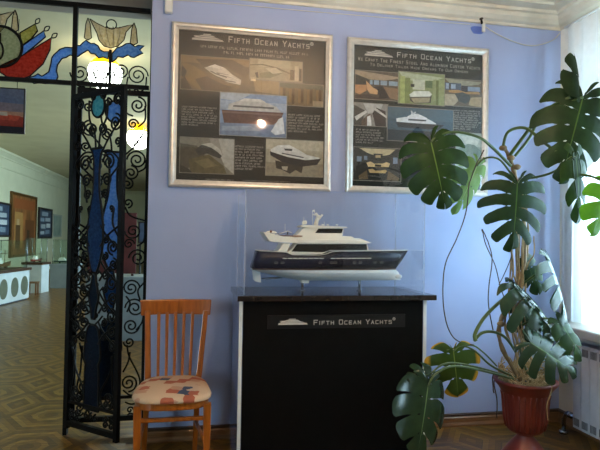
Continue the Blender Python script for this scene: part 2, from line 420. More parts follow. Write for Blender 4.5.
cornice('trim_5', lambda d, z: (HX+d, WB, z), lambda d, z: (HX+d, HY, z), [(0, 3.06), (.015, 3.06), (.02, 3.08), (0, 3.10)], 'hall')
BP = [(0, 0), (.03, 0), (.03, .012), (.022, .03), (.022, .06), (.016, .07), (.016, .085), (0, .09)]
def skirting(name, a, b):
    q = MB()
    q.prism([p for p in BP[:6]]+[(0, .07)], a, b, 'base'); q.prism([(0, .07), (.016, .07), (.018, .085), (0, .09)], a, b, 'base_cap')
    return struct(q.build(name))
skirting('baseboard_back', lambda d, z: (XJ, D-d, z), lambda d, z: (XR, D-d, z))
skirting('baseboard_right', lambda d, z: (XR-d, -3.6, z), lambda d, z: (XR-d, D-d, z))
skirting('baseboard_far', lambda d, z: (HX+d, WB, z), lambda d, z: (HX+d, HY, z))

# ------------------------------------------------------------------ curtain, radiator
cur = thing('curtain', (2.56, 2.9, .8), 'sheer white voile curtain hanging in front of the bright window', 'curtain')
def cloth(name, Y0, Y1, ztop, zbot, X, amp, nfold, m, seed, parent, n=90, rows=14):
    rnd = random.Random(seed); ph = [rnd.uniform(0, 6.28) for _ in range(3)]
    vs = []
    for j in range(rows+1):
        for i in range(n+1):
            t = i/n; y = Y0+(Y1-Y0)*t
            zt = ztop(t) if callable(ztop) else ztop; zb = zbot(t) if callable(zbot) else zbot
            v = j/rows; z = zt+(zb-zt)*v
            x = X + amp*(.6+.4*v)*(math.sin(nfold*2*PI*t+ph[0]) + .45*math.sin(nfold*3.7*PI*t+ph[1]+v*1.2))*.6
            vs.append((x, y, z))
    q = MB(); W = n+1
    q.add(vs, [(j*W+i, j*W+i+1, (j+1)*W+i+1, (j+1)*W+i) for j in range(rows) for i in range(n)], m, True)
    return q.build(name, parent=parent, normals=False)
cloth('voile_panel', 1.8, 3.55, 2.885, .80, 2.60, .035, 17, 'sheer', 3, cur)
# upper drape, gathered up towards the room: its lower edge falls away to the corner
cloth('upper_drape', 1.8, 3.46, 2.847, lambda t: 2.12-.5*max(0, (t-.55)/.45)**1.3, 2.535, .03, 13, 'swag', 5, cur)
cloth('side_drape', 3.36, 3.63, 2.92, .80, 2.66, .025, 4, 'pelmet', 8, cur, n=40)
q = MB(); q.tube([(2.58, 1.7, 2.885), (2.58, 3.5, 2.885)], .006, 'white_paint'); q.build('curtain_rail', parent=cur)

rad = thing('radiator', (2.61, 2.75, .09), 'white ribbed panel radiator under the window sill', 'radiator')
rx = 2.55; rz0, rz1 = .095, .665
y = 3.355; 
for k in range(16):
    y1 = y-.08
    q = MB(); q.box((rx, y1+.004, rz0), (rx+.085, y, rz1), 'radiator')
    s = q.build('section', parent=rad, bevel=.006)
    for zz in (rz0+.02, rz1-.075):
        g = MB()
        for j in range(5):
            g.box((rx-.0015, y-.018-j*.0115, zz), (rx+.001, y-.012-j*.0115, zz+.05), 'slot')
        g.build('vent', parent=s)
    y = y1
q = MB(); q.tube([(rx+.04, 3.35, .15), (rx+.04, 3.47, .15), (rx+.04, 3.5, .1), (rx+.04, 3.5, 0)], .014, 'steel', 10)
q.tube([(rx+.04, 3.50, .0), (rx+.04, 3.50, .02)], .03, 'steel', 12); q.build('pipe', parent=rad)
q = MB(); q.tube([(rx+.04, 3.42, .15), (rx+.04, 3.455, .15)], .022, 'steel', 10); q.build('valve', parent=rad)
for yy in (3.2, 2.3):
    q = MB(); q.box((rx+.08, yy-.015, .5), (XR+.002, yy+.015, .54), 'radiator'); q.build('bracket', parent=rad)

# ------------------------------------------------------------------ wall odds and ends: cable, hook, bracket
q = MB(); pts = [atY(x, y, D-.006) for x, y in ((150, -1), (190, 1), (240, 5), (300, 10.5), (360, 15.5), (420, 20.5), (470, 24.5))]
q.tube(spline(pts), .003, 'cable'); 
q.tube(spline([atY(x, y, D-.012) for x, y in ((484, 26), (497, 34), (512, 41), (528, 45.5), (541, 44.5), (553, 40), (560, 33))]), .0045, 'cable')
tag(q.build('wall_cable'), 'thin pale cable sagging along the blue wall under the cornice', 'cable')
h = thing('wall_hook', atY(482, 24, D-.01), 'small dark cable hook with a white tag fixed under the cornice', 'hook')
q = MB(); a = atY(481, 17, D-.03); b = atY(482, 24, D-.03)
q.tube([a+Vector((0, .03, 0)), a, b], .009, 'iron'); q.ball(a, .022, 'root_dark'); q.build('hook', parent=h)
q = MB(); c = atY(483.5, 28, D-.028); q.box((c.x-.012, c.y-.008, c.z-.03), (c.x+.012, c.y+.008, c.z+.035), 'white_paint'); q.build('cable_clip', parent=h, bevel=.004)
q = MB(); c = atY(478, 30, D-.004)
q.prism([(c.x+.055*math.cos(t)*(1+.15*math.sin(3*t)), c.z+.035*math.sin(t)*(1+.2*math.cos(2*t))) for t in [2*PI*i/18 for i in range(18)]],
        lambda x, z: (x, D-.003, z), lambda x, z: (x, D+.001, z), mat('darker_blue_paint', '#5f78c6', .6)); q.build('paint_patch', parent=h)
br = thing('wall_bracket', atY(168, 10, D-.03), 'small white plastic bracket on the blue wall above the first poster', 'bracket')
a = atY(164.5, 12, D-.045); b = atY(173, -8, D-.045)
q = MB(); q.box((a.x, D-.05, a.z), (b.x, D-.002, b.z), 'white_paint'); q.build('bracket_body', parent=br, bevel=.01)
q = MB(); q.box((a.x-.004, D-.012, b.z-.02), (b.x+.004, D-.001, b.z+.03), 'white_paint'); q.build('wall_plate', parent=br)

# ------------------------------------------------------------------ lettering
GL = {'F': [[(0,0),(0,1),(1,1)],[(0,.5),(.8,.5)]], 'I': [[(.5,0),(.5,1)]], 'T': [[(0,1),(1,1)],[(.5,0),(.5,1)]], 'H': [[(0,0),(0,1)],[(1,0),(1,1)],[(0,.5),(1,.5)]],
 'O': [[(.12,0),(.88,0),(1,.12),(1,.88),(.88,1),(.12,1),(0,.88),(0,.12),(.12,0)]], 'C': [[(1,1),(.12,1),(0,.88),(0,.12),(.12,0),(1,0)]], 'E': [[(1,1),(0,1),(0,0),(1,0)],[(0,.5),(.85,.5)]],
 'A': [[(0,0),(.5,1),(1,0)],[(.2,.35),(.8,.35)]], 'N': [[(0,0),(0,1),(1,0),(1,1)]], 'Y': [[(0,1),(.5,.45),(1,1)],[(.5,.45),(.5,0)]], 'S': [[(1,1),(0,1),(0,.52),(1,.52),(1,0),(0,0)]],
 'W': [[(0,1),(.25,0),(.5,.8),(.75,0),(1,1)]], 'R': [[(0,0),(0,1),(1,1),(1,.48),(0,.48)],[(.5,.48),(1,0)]], 'L': [[(0,1),(0,0),(1,0)]], 'D': [[(0,0),(0,1),(.8,1),(1,.8),(1,.2),(.8,0),(0,0)]],
 'U': [[(0,1),(0,0),(1,0),(1,1)]], 'M': [[(0,0),(0,1),(.5,.35),(1,1),(1,0)]], 'V': [[(0,1),(.5,0),(1,1)]]}
def stroke(mb, p, q, t, f, m):
    p, q = Vector((*p, 0)), Vector((*q, 0)); d = q-p
    if d.length < 1e-9: return
    d.normalize(); n = Vector((-d.y, d.x, 0))*t/2; p = p-d*t/2; q = q+d*t/2
    mb.add([f(*(p+n)[:2]), f(*(q+n)[:2]), f(*(q-n)[:2]), f(*(p-n)[:2])], [(0, 1, 2, 3)], m)
def write(mb, text, x0, x1, z0, H, f, m, small=.78, wt=.15, small_caps=True):
    """Squared wide capitals between x0 and x1; first letters of words taller."""
    cw = []; first = True
    for ch in text:
        if ch == ' ': cw.append((ch, .55, 0)); first = True; continue
        k = 1 if (first or not small_caps) else small
        cw.append((ch, (.35 if ch == 'I' else 1.0)*k, k)); first = False
    gap = .32; tot = sum(w+gap for _, w, _ in cw)-gap; s = (x1-x0)/tot; x = x0
    for ch, w_, k in cw:
        if ch in GL:
            t = wt*H*k**.5
            for pl in GL[ch]:
                for a, b in zip(pl, pl[1:]):
                    stroke(mb, (x+t/2+a[0]*(w_*s-t), z0+t/2+a[1]*(H*k-t)), (x+t/2+b[0]*(w_*s-t), z0+t/2+b[1]*(H*k-t)), t, f, m)
        x += (w_+gap)*s
def rmark(mb, x, z, r, f, m):
    pts = [(x+r*math.cos(2*PI*i/10), z+r*math.sin(2*PI*i/10)) for i in range(11)]
    for a, b in zip(pts, pts[1:]): stroke(mb, a, b, r*.35, f, m)
    for pl in GL['R']:
        for a, b in zip(pl, pl[1:]): stroke(mb, (x+(a[0]-.5)*r*.8, z+(a[1]-.5)*r), (x+(b[0]-.5)*r*.8, z+(b[1]-.5)*r), r*.28, f, m)
LOGO = [[(0,0),(1,0),(.94,.26),(.02,.26)], [(.06,.32),(.9,.32),(.72,.52),(.12,.52)], [(.06,.52),(.24,.52),(.22,.62),(.06,.6)], [(.2,.58),(.72,.58),(.66,.74),(.28,.74)], [(.34,.8),(.6,.8),(.58,.93),(.36,.93)]]
def logo(mb, x0, x1, z0, z1, f, m):
    for pl in LOGO:
        mb.add([f(x0+(x1-x0)*a, z0+(z1-z0)*b) for a, b in pl], [tuple(range(len(pl)))], m)
def para(mb, x0, x1, z0, z1, rows, f, m, seed, align='l'):
    """Rows of letter-size ticks, too small to read in the photo."""
    z0, z1 = min(z0, z1), max(z0, z1); rnd = random.Random(seed); h = max(.008, (z1-z0)/rows)
    for r in range(rows):
        z = z1-(r+1)*h; L = (x1-x0)*(1 if rows == 1 else rnd.uniform(.82, 1) if r < rows-1 else rnd.uniform(.4, .7)); x = x0 if align == 'l' else (x0+x1-L)/2; e = x+L
        while x < e:
            for _ in range(rnd.randint(2, 8)):
                if x > e: break
                k = rnd.random(); hh = h*.52
                if k < .4: stroke(mb, (x, z), (x, z+hh), h*.16, f, m); stroke(mb, (x, z+hh*.9), (x+h*.26, z+hh*.9), h*.12, f, m)
                elif k < .7: stroke(mb, (x, z), (x, z+hh), h*.12, f, m); stroke(mb, (x, z), (x+h*.26, z), h*.12, f, m)
                else: stroke(mb, (x+h*.12, z), (x+h*.12, z+hh), h*.14, f, m); stroke(mb, (x, z+hh*.5), (x+h*.28, z+hh*.5), h*.12, f, m)
                x += h*.46
            x += h*.4
# ------------------------------------------------------------------ posters
_pm = {}
def pm(c):
    if c not in _pm:
        b = lin(c); m = mat('photo_ink_'+c[1:], c, .55, c2=tuple(v*.68 for v in b), scale=38, detail=6); _pm[c] = m
    return _pm[c]
def prect(x0, y0, x1, y1, Y):
    a, b = atY(x0, y0, Y), atY(x1, y1, Y); return a.x, b.z, b.x, a.z
def poster(name, rect, label, printm, grp):
    x0, z0, x1, z1 = rect; fw = .048
    t = thing(name, ((x0+x1)/2, D-.02, z0), label, 'poster', grp)
    # moulded frame, mitred: profile as (inset, y)
    prof = [(0, D-.002), (0, D-.026), (.006, D-.034), (.016, D-.040), (.028, D-.038), (.038, D-.030), (fw, D-.026), (fw, D-.002)]
    q = MB(); n = len(prof)
    cs = [((x0, z0), (1, 1)), ((x1, z0), (-1, 1)), ((x1, z1), (-1, -1)), ((x0, z1), (1, -1))]
    vs = [(c[0]+d[0]*o, y, c[1]+d[1]*o) for c, d in cs for o, y in prof]
    q.add(vs, [(i*n+k, i*n+(k+1) % n, ((i+1) % 4)*n+(k+1) % n, ((i+1) % 4)*n+k) for i in range(4) for k in range(n)], 'frame')
    q.build('frame', parent=t)
    q = MB(); q.box((x0+fw-.006, D-.014, z0+fw-.006), (x1-fw+.006, D-.004, z1-fw+.006), printm); pr = q.build('print', parent=t)
    q = MB(); q.box((x0+fw-.005, D-.0255, z0+fw-.005), (x1-fw+.005, D-.0225, z1-fw+.005), 'pglass'); q.build('glass_pane', parent=t)
    return t, pr
PY = D-.0145
def pf(k): return lambda x, z: (x, PY-.0004*k, z)
def photo(pr, rect, zoom, base, shapes, border='#8f867a', lift=0, name='photo'):
    """rect: pixel corners in the photograph; zoom: (x0, y0, x1, y1) of that rectangle in the sketch's own units."""
    x0, z0, x1, z1 = prect(*rect, PY); q = MB()
    b = .0045
    q.add([pf(1+lift)(*p) for p in ((x0-b, z0-b), (x1+b, z0-b), (x1+b, z1+b), (x0-b, z1+b))], [(0, 1, 2, 3)], pm(border))
    q.add([pf(2+lift)(*p) for p in ((x0, z0), (x1, z0), (x1, z1), (x0, z1))], [(0, 1, 2, 3)], pm(base))
    for i, (c, poly) in enumerate(shapes):
        if len(poly) == 4 and not isinstance(poly[0], (tuple, list)):
            a, b_, c_, d_ = poly; poly = [(a, b_), (c_, b_), (c_, d_), (a, d_)]
        pts = []
        for x, y in poly:
            u = min(1, max(0, (x-zoom[0])/(zoom[2]-zoom[0]))); v = min(1, max(0, 1-(y-zoom[1])/(zoom[3]-zoom[1])))
            pts.append(pf(3+lift+i*.5)(x0+(x1-x0)*u, z0+(z1-z0)*v))
        q.add(pts, [tuple(range(len(pts)))], pm(c))
    return q.build(name, parent=pr, normals=False)

# first poster: the yacht yard
R1 = (-.172, 1.674, .932, 2.775)
P1, pr1 = poster('poster', R1, 'framed brown-black poster of yachts in a shipyard with a blue yacht photo in its middle', 'print1', 'framed yacht posters on the blue wall')
q = MB(); f = pf(1)
def wr(q, text, a, b, hpx, Y=PY, **k):
    p0, p1 = atY(*a, Y), atY(*b, Y); H = hpx*p0.y/530.0
    z = (p0.z+p1.z)/2
    write(q, text, p0.x, p1.x, z, H, f, k.pop('m', 'letter'), **k); return p1.x, z, H
ex, ez, eh = wr(q, 'FIFTH OCEAN YACHTS', (228.5, 42.6), (309.5, 48.7), 6.0)
rmark(q, ex+.016, ez+eh*.85, .011, f, 'letter')
a, b = atY(191.7, 39.4, PY), atY(224.3, 35, PY); logo(q, a.x, b.x, a.z, b.z, f, 'letter')
a, b = atY(201, 44, PY), atY(308, 54.5, PY); zm = (a.z+b.z)/2; para(q, a.x, b.x, zm-.014, zm+.014, 1, f, 'letter_dim', 3)
a, b = atY(224, 50.5, PY), atY(288, 57, PY); zm = (a.z+b.z)/2; para(q, a.x, b.x, zm-.014, zm+.014, 1, f, 'letter_dim', 4)
q.build('title_lettering', parent=pr1, normals=False)
q = MB()
for i, (r, n, al) in enumerate((((182, 104.5, 219.5, 127), 8, 'l'), ((288, 112.5, 323, 133.5), 7, 'l'), ((235.5, 144, 265, 170.5), 9, 'l'), ((206, 177.5, 233, 181), 1, 'c'), ((243, 179, 290, 182.5), 1, 'c'))):
    x0, z0, x1, z1 = prect(*r, PY); para(q, x0, x1, z0, z1, n, f, 'letter_dim', 10+i, al)
q.build('text_lettering', parent=pr1, normals=False)
photo(pr1, (181.5, 55, 280, 95), (48, 37, 787, 318), '#6f5b45', [
    ('#8d7759', (48, 37, 787, 95)), ('#5a4736', [(150, 60), (420, 45), (560, 120), (520, 190), (380, 110), (210, 120)]), ('#87714f', [(48, 90), (160, 130), (300, 230), (330, 318), (180, 318), (60, 240)]),
    ('#4b3a2a', [(150, 230), (260, 190), (420, 270), (400, 318), (200, 318)]), ('#9a8462', [(560, 110), (787, 90), (787, 318), (600, 300)]),
    ('#7b6247', [(200, 165), (260, 165), (400, 245), (480, 262), (470, 285), (360, 262), (250, 210)]),
    ('#d8d0c4', [(215, 130), (290, 97), (370, 122), (420, 170), (490, 212), (485, 255), (390, 240), (270, 172)]), ('#8f8374', [(300, 160), (395, 175), (420, 200), (330, 186)]), ('#5d5348', [(262, 150), (300, 168), (384, 196), (384, 204), (296, 178), (258, 158)]), ('#5d5348', [(300, 190), (380, 222), (450, 232), (448, 239), (376, 230), (298, 198)]), ('#efe9df', [(330, 172), (410, 184), (470, 212), (466, 217), (404, 192), (328, 178)]), ('#ece6dc', [(240, 118), (292, 95), (362, 118), (330, 132)]),
    ('#3a2e24', [(48, 240), (75, 215), (130, 318), (48, 318)]), ('#2f2a26', [(55, 120), (90, 170), (70, 230), (50, 210)]), ('#e5d6b4', (560, 180, 600, 215))])
photo(pr1, (250, 58.5, 302, 82.7), (0, 20, 390, 210), '#a89b80', [
    ('#bdb196', (60, 20, 300, 90)), ('#6e624b', [(0, 75), (90, 62), (200, 85), (300, 130), (300, 142), (190, 98), (90, 74), (0, 86)]), ('#7a745a', [(70, 150), (200, 120), (240, 140), (150, 190), (70, 190)]), ('#c9bfa8', [(110, 100), (190, 90), (240, 130), (170, 150)]),
    ('#31271d', [(36, 150), (60, 140), (66, 195), (50, 195)]), ('#5d4c3a', (298, 100, 332, 195)), ('#d1c5aa', (332, 60, 362, 200)), ('#53412f', (366, 85, 384, 200))], lift=8)
photo(pr1, (279.5, 82.8, 322.5, 107.3), (225, 210, 545, 390), '#715a3c', [('#565444', (225, 210, 545, 250))]+[(('#8a6d48', '#5b452c', '#7f6a4e')[i % 3], (228+i*22, 246+(i*7) % 11, 246+i*22, 380-(i*5) % 20)) for i in range(14)]+[('#a89377', (470, 345, 545, 390))], lift=16)
photo(pr1, (220.5, 92.6, 285.7, 138), (210, 275, 408, 413), '#8fa4c6', [
    ('#b9c3cf', [(210, 275), (300, 275), (260, 300), (210, 296)]), ('#a9b6cc', (210, 300, 408, 330)), ('#c6c4c0', [(235, 312), (262, 300), (340, 298), (378, 312), (392, 330), (232, 330)]), ('#d8d6d2', [(262, 300), (280, 290), (330, 290), (345, 299)]), ('#6e6a6a', (248, 314, 370, 320)), 
    ('#6d504a', [(214, 332), (400, 330), (392, 350), (370, 372), (222, 374)]), ('#8a6f68', (216, 336, 395, 341)), ('#7c8aa4', [(210, 374), (370, 372), (408, 360), (408, 413), (210, 413)]), ('#9aa5b8', [(215, 385), (300, 380), (330, 395), (215, 400)]),
    ('#d9dde2', [(362, 395), (385, 352), (398, 345), (404, 400), (375, 406)])], border='#a9a7a2', lift=20)
photo(pr1, (180.4, 137, 233.5, 174.2), (28, 182, 295, 372), '#8a8274', [
    ('#bdb8ae', [(200, 182), (295, 182), (295, 372), (250, 330), (215, 250)]), ('#a49d92', [(170, 182), (215, 182), (240, 270), (190, 240)]), ('#5d5344', [(28, 215), (110, 225), (150, 270), (120, 330), (60, 350), (28, 330)]), ('#46423f', [(100, 250), (130, 220), (175, 222), (235, 275), (225, 290), (160, 265), (120, 275)]),
    ('#c9c4ba', [(130, 216), (180, 205), (225, 240), (238, 272), (180, 232)]), ('#6b5d3e', [(70, 300), (170, 270), (245, 330), (260, 372), (80, 372)]), ('#857550', [(100, 310), (165, 290), (215, 330), (150, 345)]), ('#3f382c', [(28, 330), (70, 350), (90, 372), (28, 372)])])
photo(pr1, (266.5, 139, 322.6, 177), (78, 185, 345, 365), '#b3a891', [
    ('#c3b9a3', (78, 185, 345, 235)), ('#9c907a', (78, 300, 345, 365)), ('#3b322a', [(120, 290), (250, 315), (245, 350), (215, 335), (190, 355), (150, 335), (125, 330)]), ('#b9ad97', [(150, 320), (180, 318), (176, 340), (155, 335)]),
    ('#e2e0dc', [(98, 236), (130, 214), (185, 209), (232, 234), (268, 256), (328, 268), (330, 276), (262, 282), (180, 270), (100, 250)]), ('#2a2428', [(94, 246), (180, 272), (262, 284), (336, 272), (318, 304), (240, 318), (150, 296), (98, 266)]), ('#2d2c31', [(160, 229), (200, 230), (196, 240), (166, 239)]), ('#4b494c', [(150, 250), (255, 268), (250, 273), (150, 256)]), ('#f3f1ee', [(135, 216), (185, 211), (215, 226), (160, 226)])], border='#a39a8c')

# second poster: the yacht's rooms
R2 = (1.040, 1.674, 2.126, 2.773)
P2, pr2 = poster('poster', R2, 'framed black poster of yacht interiors, half hidden by a hanging plant leaf', 'print2', 'framed yacht posters on the blue wall')
q = MB()
ex, ez, eh = wr(q, 'FIFTH OCEAN YACHTS', (397, 57.5), (471, 63), 5.4)
rmark(q, ex+.016, ez+eh*.85, .011, f, 'letter')
a, b = atY(364.5, 55.3, PY), atY(393.5, 51.2, PY); logo(q, a.x, b.x, a.z, b.z, f, 'letter')
wr(q, 'WE CRAFT THE FINEST STEEL AND ALUMINUM CUSTOM YACHTS', (358, 60.8), (480, 69.5), 3.6, m='letter_dim')
wr(q, 'TO DELIVER TAILOR MADE DREAMS TO OUR OWNERS', (370, 66), (468, 73), 2.9, m='letter_dim')
q.build('title_lettering', parent=pr2, normals=False)
q = MB()
for i, (r, n) in enumerate((((454, 108.5, 482, 130.5), 9), ((356, 127.5, 384, 144), 6))):
    x0, z0, x1, z1 = prect(*r, PY); para(q, x0, x1, z0, z1, n, f, 'letter_dim', 30+i)
q.build('text_lettering', parent=pr2, normals=False)
photo(pr2, (355.5, 70, 398, 101), (45, 40, 390, 290), '#5b4a3c', [
    ('#a8927a', [(45, 40), (390, 75), (390, 90), (280, 115), (150, 115), (45, 75)]), ('#3a3734', [(45, 75), (150, 112), (150, 165), (45, 165)]), ('#8fa3b8', (160, 118, 385, 158)), ('#3d3430', (182, 116, 192, 160)), ('#3d3430', (235, 116, 246, 160)), ('#3d3430', (300, 110, 312, 160)),
    ('#c08a5e', [(45, 170), (130, 165), (135, 215), (80, 255), (45, 240)]), ('#d3a173', [(130, 130), (190, 190), (228, 200), (220, 245), (160, 240), (135, 200)]), ('#2c2020', [(190, 180), (260, 165), (330, 270), (240, 280), (225, 210)]), ('#8a6a50', [(270, 175), (390, 180), (390, 285), (320, 270)]), ('#46332a', [(45, 260), (150, 250), (250, 285), (45, 290)])])
photo(pr2, (398.5, 71.5, 444, 106), (203, 213, 342, 318), '#8d9668', [
    ('#b8bda0', [(203, 213), (342, 224), (310, 236), (240, 240), (215, 232)]), ('#a9b26f', (208, 228, 222, 318)), ('#7f8a50', (222, 232, 238, 318)), ('#5f7550', (284, 238, 305, 262)), ('#99a171', (308, 232, 342, 318)), ('#6d7846', (316, 234, 324, 318)), ('#c9ccb8', (245, 236, 282, 270)), ('#22211e', (239, 252, 250, 262)),
    ('#dedfd6', [(235, 288), (250, 275), (295, 272), (304, 282), (296, 292), (240, 298)]), ('#4d463f', [(236, 296), (298, 290), (303, 284), (300, 312), (250, 317), (238, 308)]), ('#a3997d', [(240, 300), (298, 293), (296, 310), (250, 315)])], lift=8)
photo(pr2, (445, 78.5, 481.5, 107.5), (210, 95, 462, 300), '#6b5a48', [
    ('#a09c86', [(210, 95), (462, 105), (440, 125), (330, 145), (240, 125)]), ('#4a5870', (210, 125, 320, 180)), ('#9db0cc', (216, 130, 236, 172)), ('#9db0cc', (250, 135, 282, 170)), ('#8c9cb6', (365, 145, 450, 180)), ('#2c2a30', (322, 140, 364, 200)), ('#2a2a30', (240, 130, 248, 182)), ('#b98a55', [(235, 182), (300, 176), (350, 190), (440, 180), (450, 200), (330, 205), (236, 200)]),
    ('#b9a98e', [(210, 215), (290, 210), (300, 260), (270, 300), (210, 300)]), ('#3d4240', [(275, 205), (330, 192), (378, 210), (385, 250), (350, 280), (305, 265)]), ('#b39c78', [(385, 230), (462, 220), (462, 300), (370, 290)])])
photo(pr2, (354, 102.5, 387.5, 126.8), (72, 308, 175, 378), '#9a938c', [
    ('#c4c0bb', [(100, 308), (160, 308), (150, 335), (115, 340)]), ('#4d4640', [(72, 315), (104, 330), (98, 378), (72, 378)]), ('#e0dcd6', [(74, 352), (108, 330), (112, 336), (80, 364)]), ('#3d2e28', [(128, 338), (140, 320), (168, 330), (170, 378), (138, 378)]), ('#d6cfc6', [(136, 320), (172, 345), (172, 352), (134, 328)]), ('#6d5444', [(96, 362), (118, 340), (126, 345), (118, 378), (94, 378)]), ('#efece8', [(112, 350), (122, 345), (126, 378), (112, 378)])])
photo(pr2, (387.5, 106.5, 452.5, 143.5), (190, 55, 410, 180), '#3c5566', [
    ('#4b6475', (190, 55, 410, 100)), ('#22303c', (190, 140, 410, 180)), ('#d9dde0', [(218, 98), (250, 90), (322, 92), (352, 108), (350, 114), (220, 110)]), ('#e9ecee', [(255, 88), (270, 78), (290, 76), (322, 90), (320, 95), (256, 95)]), ('#1b222c', [(218, 112), (380, 112), (360, 132), (225, 130)]), ('#c9cdd1', [(268, 80), (266, 66), (270, 66), (274, 74), (282, 68), (284, 72), (278, 80)]), ('#2f3944', (258, 97, 318, 103))], lift=12)
photo(pr2, (354, 147, 400.5, 181.5), (40, 245, 238, 390), '#2a2420', [
    ('#c8b48c', [(62, 248), (215, 248), (190, 272), (165, 278), (120, 276), (95, 268)]), ('#7d8da3', (52, 285, 72, 308)), ('#6c7d95', (82, 282, 96, 300)), ('#7d8da3', (205, 284, 224, 312)), ('#1a1614', (122, 270, 160, 300)), ('#b59a70', (130, 276, 152, 288)), ('#d9b982', [(92, 312), (110, 306), (125, 315), (160, 313), (178, 306), (192, 312), (186, 328), (100, 330)]), ('#2a1e16', (128, 318, 154, 328)), ('#caa468', [(100, 342), (118, 338), (130, 346), (150, 345), (172, 340), (180, 346), (172, 356), (106, 356)]), ('#6f5638', [(60, 372), (95, 345), (100, 385), (62, 388)]), ('#6f5638', [(185, 345), (232, 376), (228, 388), (178, 386)]), ('#120f0d', (104, 358, 176, 384))])
photo(pr2, (456, 132.5, 483.5, 178.5), (420, 140, 512, 290), '#93a195', [('#b5bdb2', (420, 140, 512, 185)), ('#6f8377', [(430, 190), (470, 170), (505, 200), (500, 250), (450, 260)]), ('#d0d3c9', [(436, 150), (500, 150), (490, 180), (450, 175)]), ('#7d8f62', [(420, 240), (512, 230), (512, 290), (420, 290)])])

# ------------------------------------------------------------------ display pedestal with its acrylic case and the model
PX0, PX1, PY0, PY1, PZ = .262, 1.395, 3.15, 3.70, .985
ped = thing('display_pedestal', ((PX0+PX1)/2, 3.43, 0), 'black display pedestal with white edges and a silver-lettered name plate, under the yacht model', 'pedestal')
sl = .023
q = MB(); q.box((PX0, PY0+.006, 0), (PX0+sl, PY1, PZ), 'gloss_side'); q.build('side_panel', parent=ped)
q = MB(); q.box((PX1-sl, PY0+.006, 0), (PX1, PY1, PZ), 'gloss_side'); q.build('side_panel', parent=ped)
for x in (PX0, PX1-.019):
    q = MB(); q.box((x, PY0-.002, 0), (x+.019, PY0+.006, PZ), 'white_paint'); q.build('edge_strip', parent=ped, bevel=.001)
q = MB(); q.box((PX0+sl, PY0+.004, 0), (PX1-sl, PY0+.022, PZ), 'black_board'); q.build('front_panel', parent=ped)
q = MB(); q.box((PX0+sl, PY1-.02, 0), (PX1-sl, PY1, PZ), 'white_paint'); q.build('back_panel', parent=ped)
SX0, SX1 = PX0-.013, PX1+.052
q = MB(); q.box((SX0, PY0-.03, PZ), (SX1, PY1+.02, PZ+.031), 'slab'); q.build('tabletop', parent=ped, bevel=.003)
yp = PY0+.003
a, b = atY(267.5, 315.5, yp), atY(405, 327, yp)
q = MB(); q.box((a.x, yp-.003, b.z), (b.x, yp+.003, a.z), 'plate'); pl = q.build('name_plate', parent=ped)
fp = lambda x, z: (x, yp-.0037, z)
q = MB(); a, b = atY(278, 324.8, yp), atY(308, 318, yp); logo(q, a.x, b.x, a.z, b.z, fp, 'letter'); q.build('emblem', parent=pl, normals=False)
q = MB(); a, b = atY(313.5, 324.6, yp), atY(391.5, 323.9, yp)
write(q, 'FIFTH OCEAN YACHTS', a.x, b.x, (a.z+b.z)/2, .029, fp, 'letter'); rmark(q, b.x+.014, a.z+.028, .008, fp, 'letter'); q.build('lettering', parent=pl, normals=False)

TZ = PZ+.0315
CX0, CX1, CY0, CY1, CZ = .288, 1.392, 3.18, 3.68, 1.628
case = thing('display_case', ((CX0+CX1)/2, 3.43, TZ), 'clear acrylic box covering the model yacht on the pedestal', 'display case')
th = .008
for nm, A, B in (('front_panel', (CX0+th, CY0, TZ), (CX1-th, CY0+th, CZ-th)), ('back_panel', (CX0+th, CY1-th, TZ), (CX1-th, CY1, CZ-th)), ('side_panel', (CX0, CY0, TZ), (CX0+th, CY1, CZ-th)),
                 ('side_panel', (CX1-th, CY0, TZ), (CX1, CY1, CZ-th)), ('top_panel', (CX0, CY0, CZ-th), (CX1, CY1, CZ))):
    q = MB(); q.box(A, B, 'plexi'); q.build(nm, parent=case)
for x in (CX0, CX1):
    for y in (CY0, CY1):
        q = MB(); dx = .005 if x == CX0 else -.005; dy = .005 if y == CY0 else -.005
        q.box((min(x, x+dx)-.0008, min(y, y+dy)-.0008, TZ+.001), (max(x, x+dx)+.0008, max(y, y+dy)+.0008, CZ+.0008), 'acr_edge'); q.build('glued_edge', parent=case)

# model yacht, bow towards the window
yc = 3.42
def yz(x, y, Y=yc): p = atY(x, y, Y); return p.x, p.z
ya = thing('model_yacht', (.86, yc, TZ), 'white and navy model motor yacht on two steel posts inside the clear case', 'model yacht')
def loft(mb, secs, m, close=True):
    """secs: list of (x, [(half_beam, z)...]) from stern to bow, mirrored about the keel plane."""
    vs = []; k = len(secs[0][1])
    for s_ in secs:
        for (hb, z, x) in s_[1]: vs.append((x, yc-hb, z))
        for (hb, z, x) in reversed(s_[1]): vs.append((x, yc+hb, z))
    W = 2*k; fs = [(i*W+j, i*W+(j+1) % W, (i+1)*W+(j+1) % W, (i+1)*W+j) for i in range(len(secs)-1) for j in range(W)]
    fs += [tuple(range(W)), tuple(range(len(secs)*W-1, (len(secs)-1)*W-1, -1))]
    mb.add(vs, fs, m, True)
xs0, zw = yz(251, 268); xb, zs_b = yz(408, 250.3); xwl, _ = yz(395.5, 270.5)
zt_st = yz(256, 250.5)[1]; zt_mid = yz(300, 254.5)[1]; zt_f = yz(335, 250.8)[1]
NB = 24
def sheer_z(t):
    if t < .17: return zt_st-.006*t/.17
    if t < .40: return zt_mid
    if t < .47: return zt_mid+(zt_f-zt_mid)*(t-.40)/.07
    return zt_f+(zs_b-zt_f)*((t-.47)/.53)**1.3
def hb_deck(t): return .105*min(1, (.80+t*1.6))*(1-max(0, (t-.45)/.55)**2.4)+.002
def hb_wl(t): return .100*min(1, (.84+t*1.4))*(1-max(0, (t-.30)/.70)**1.9)+.002
q = MB(); secs = []
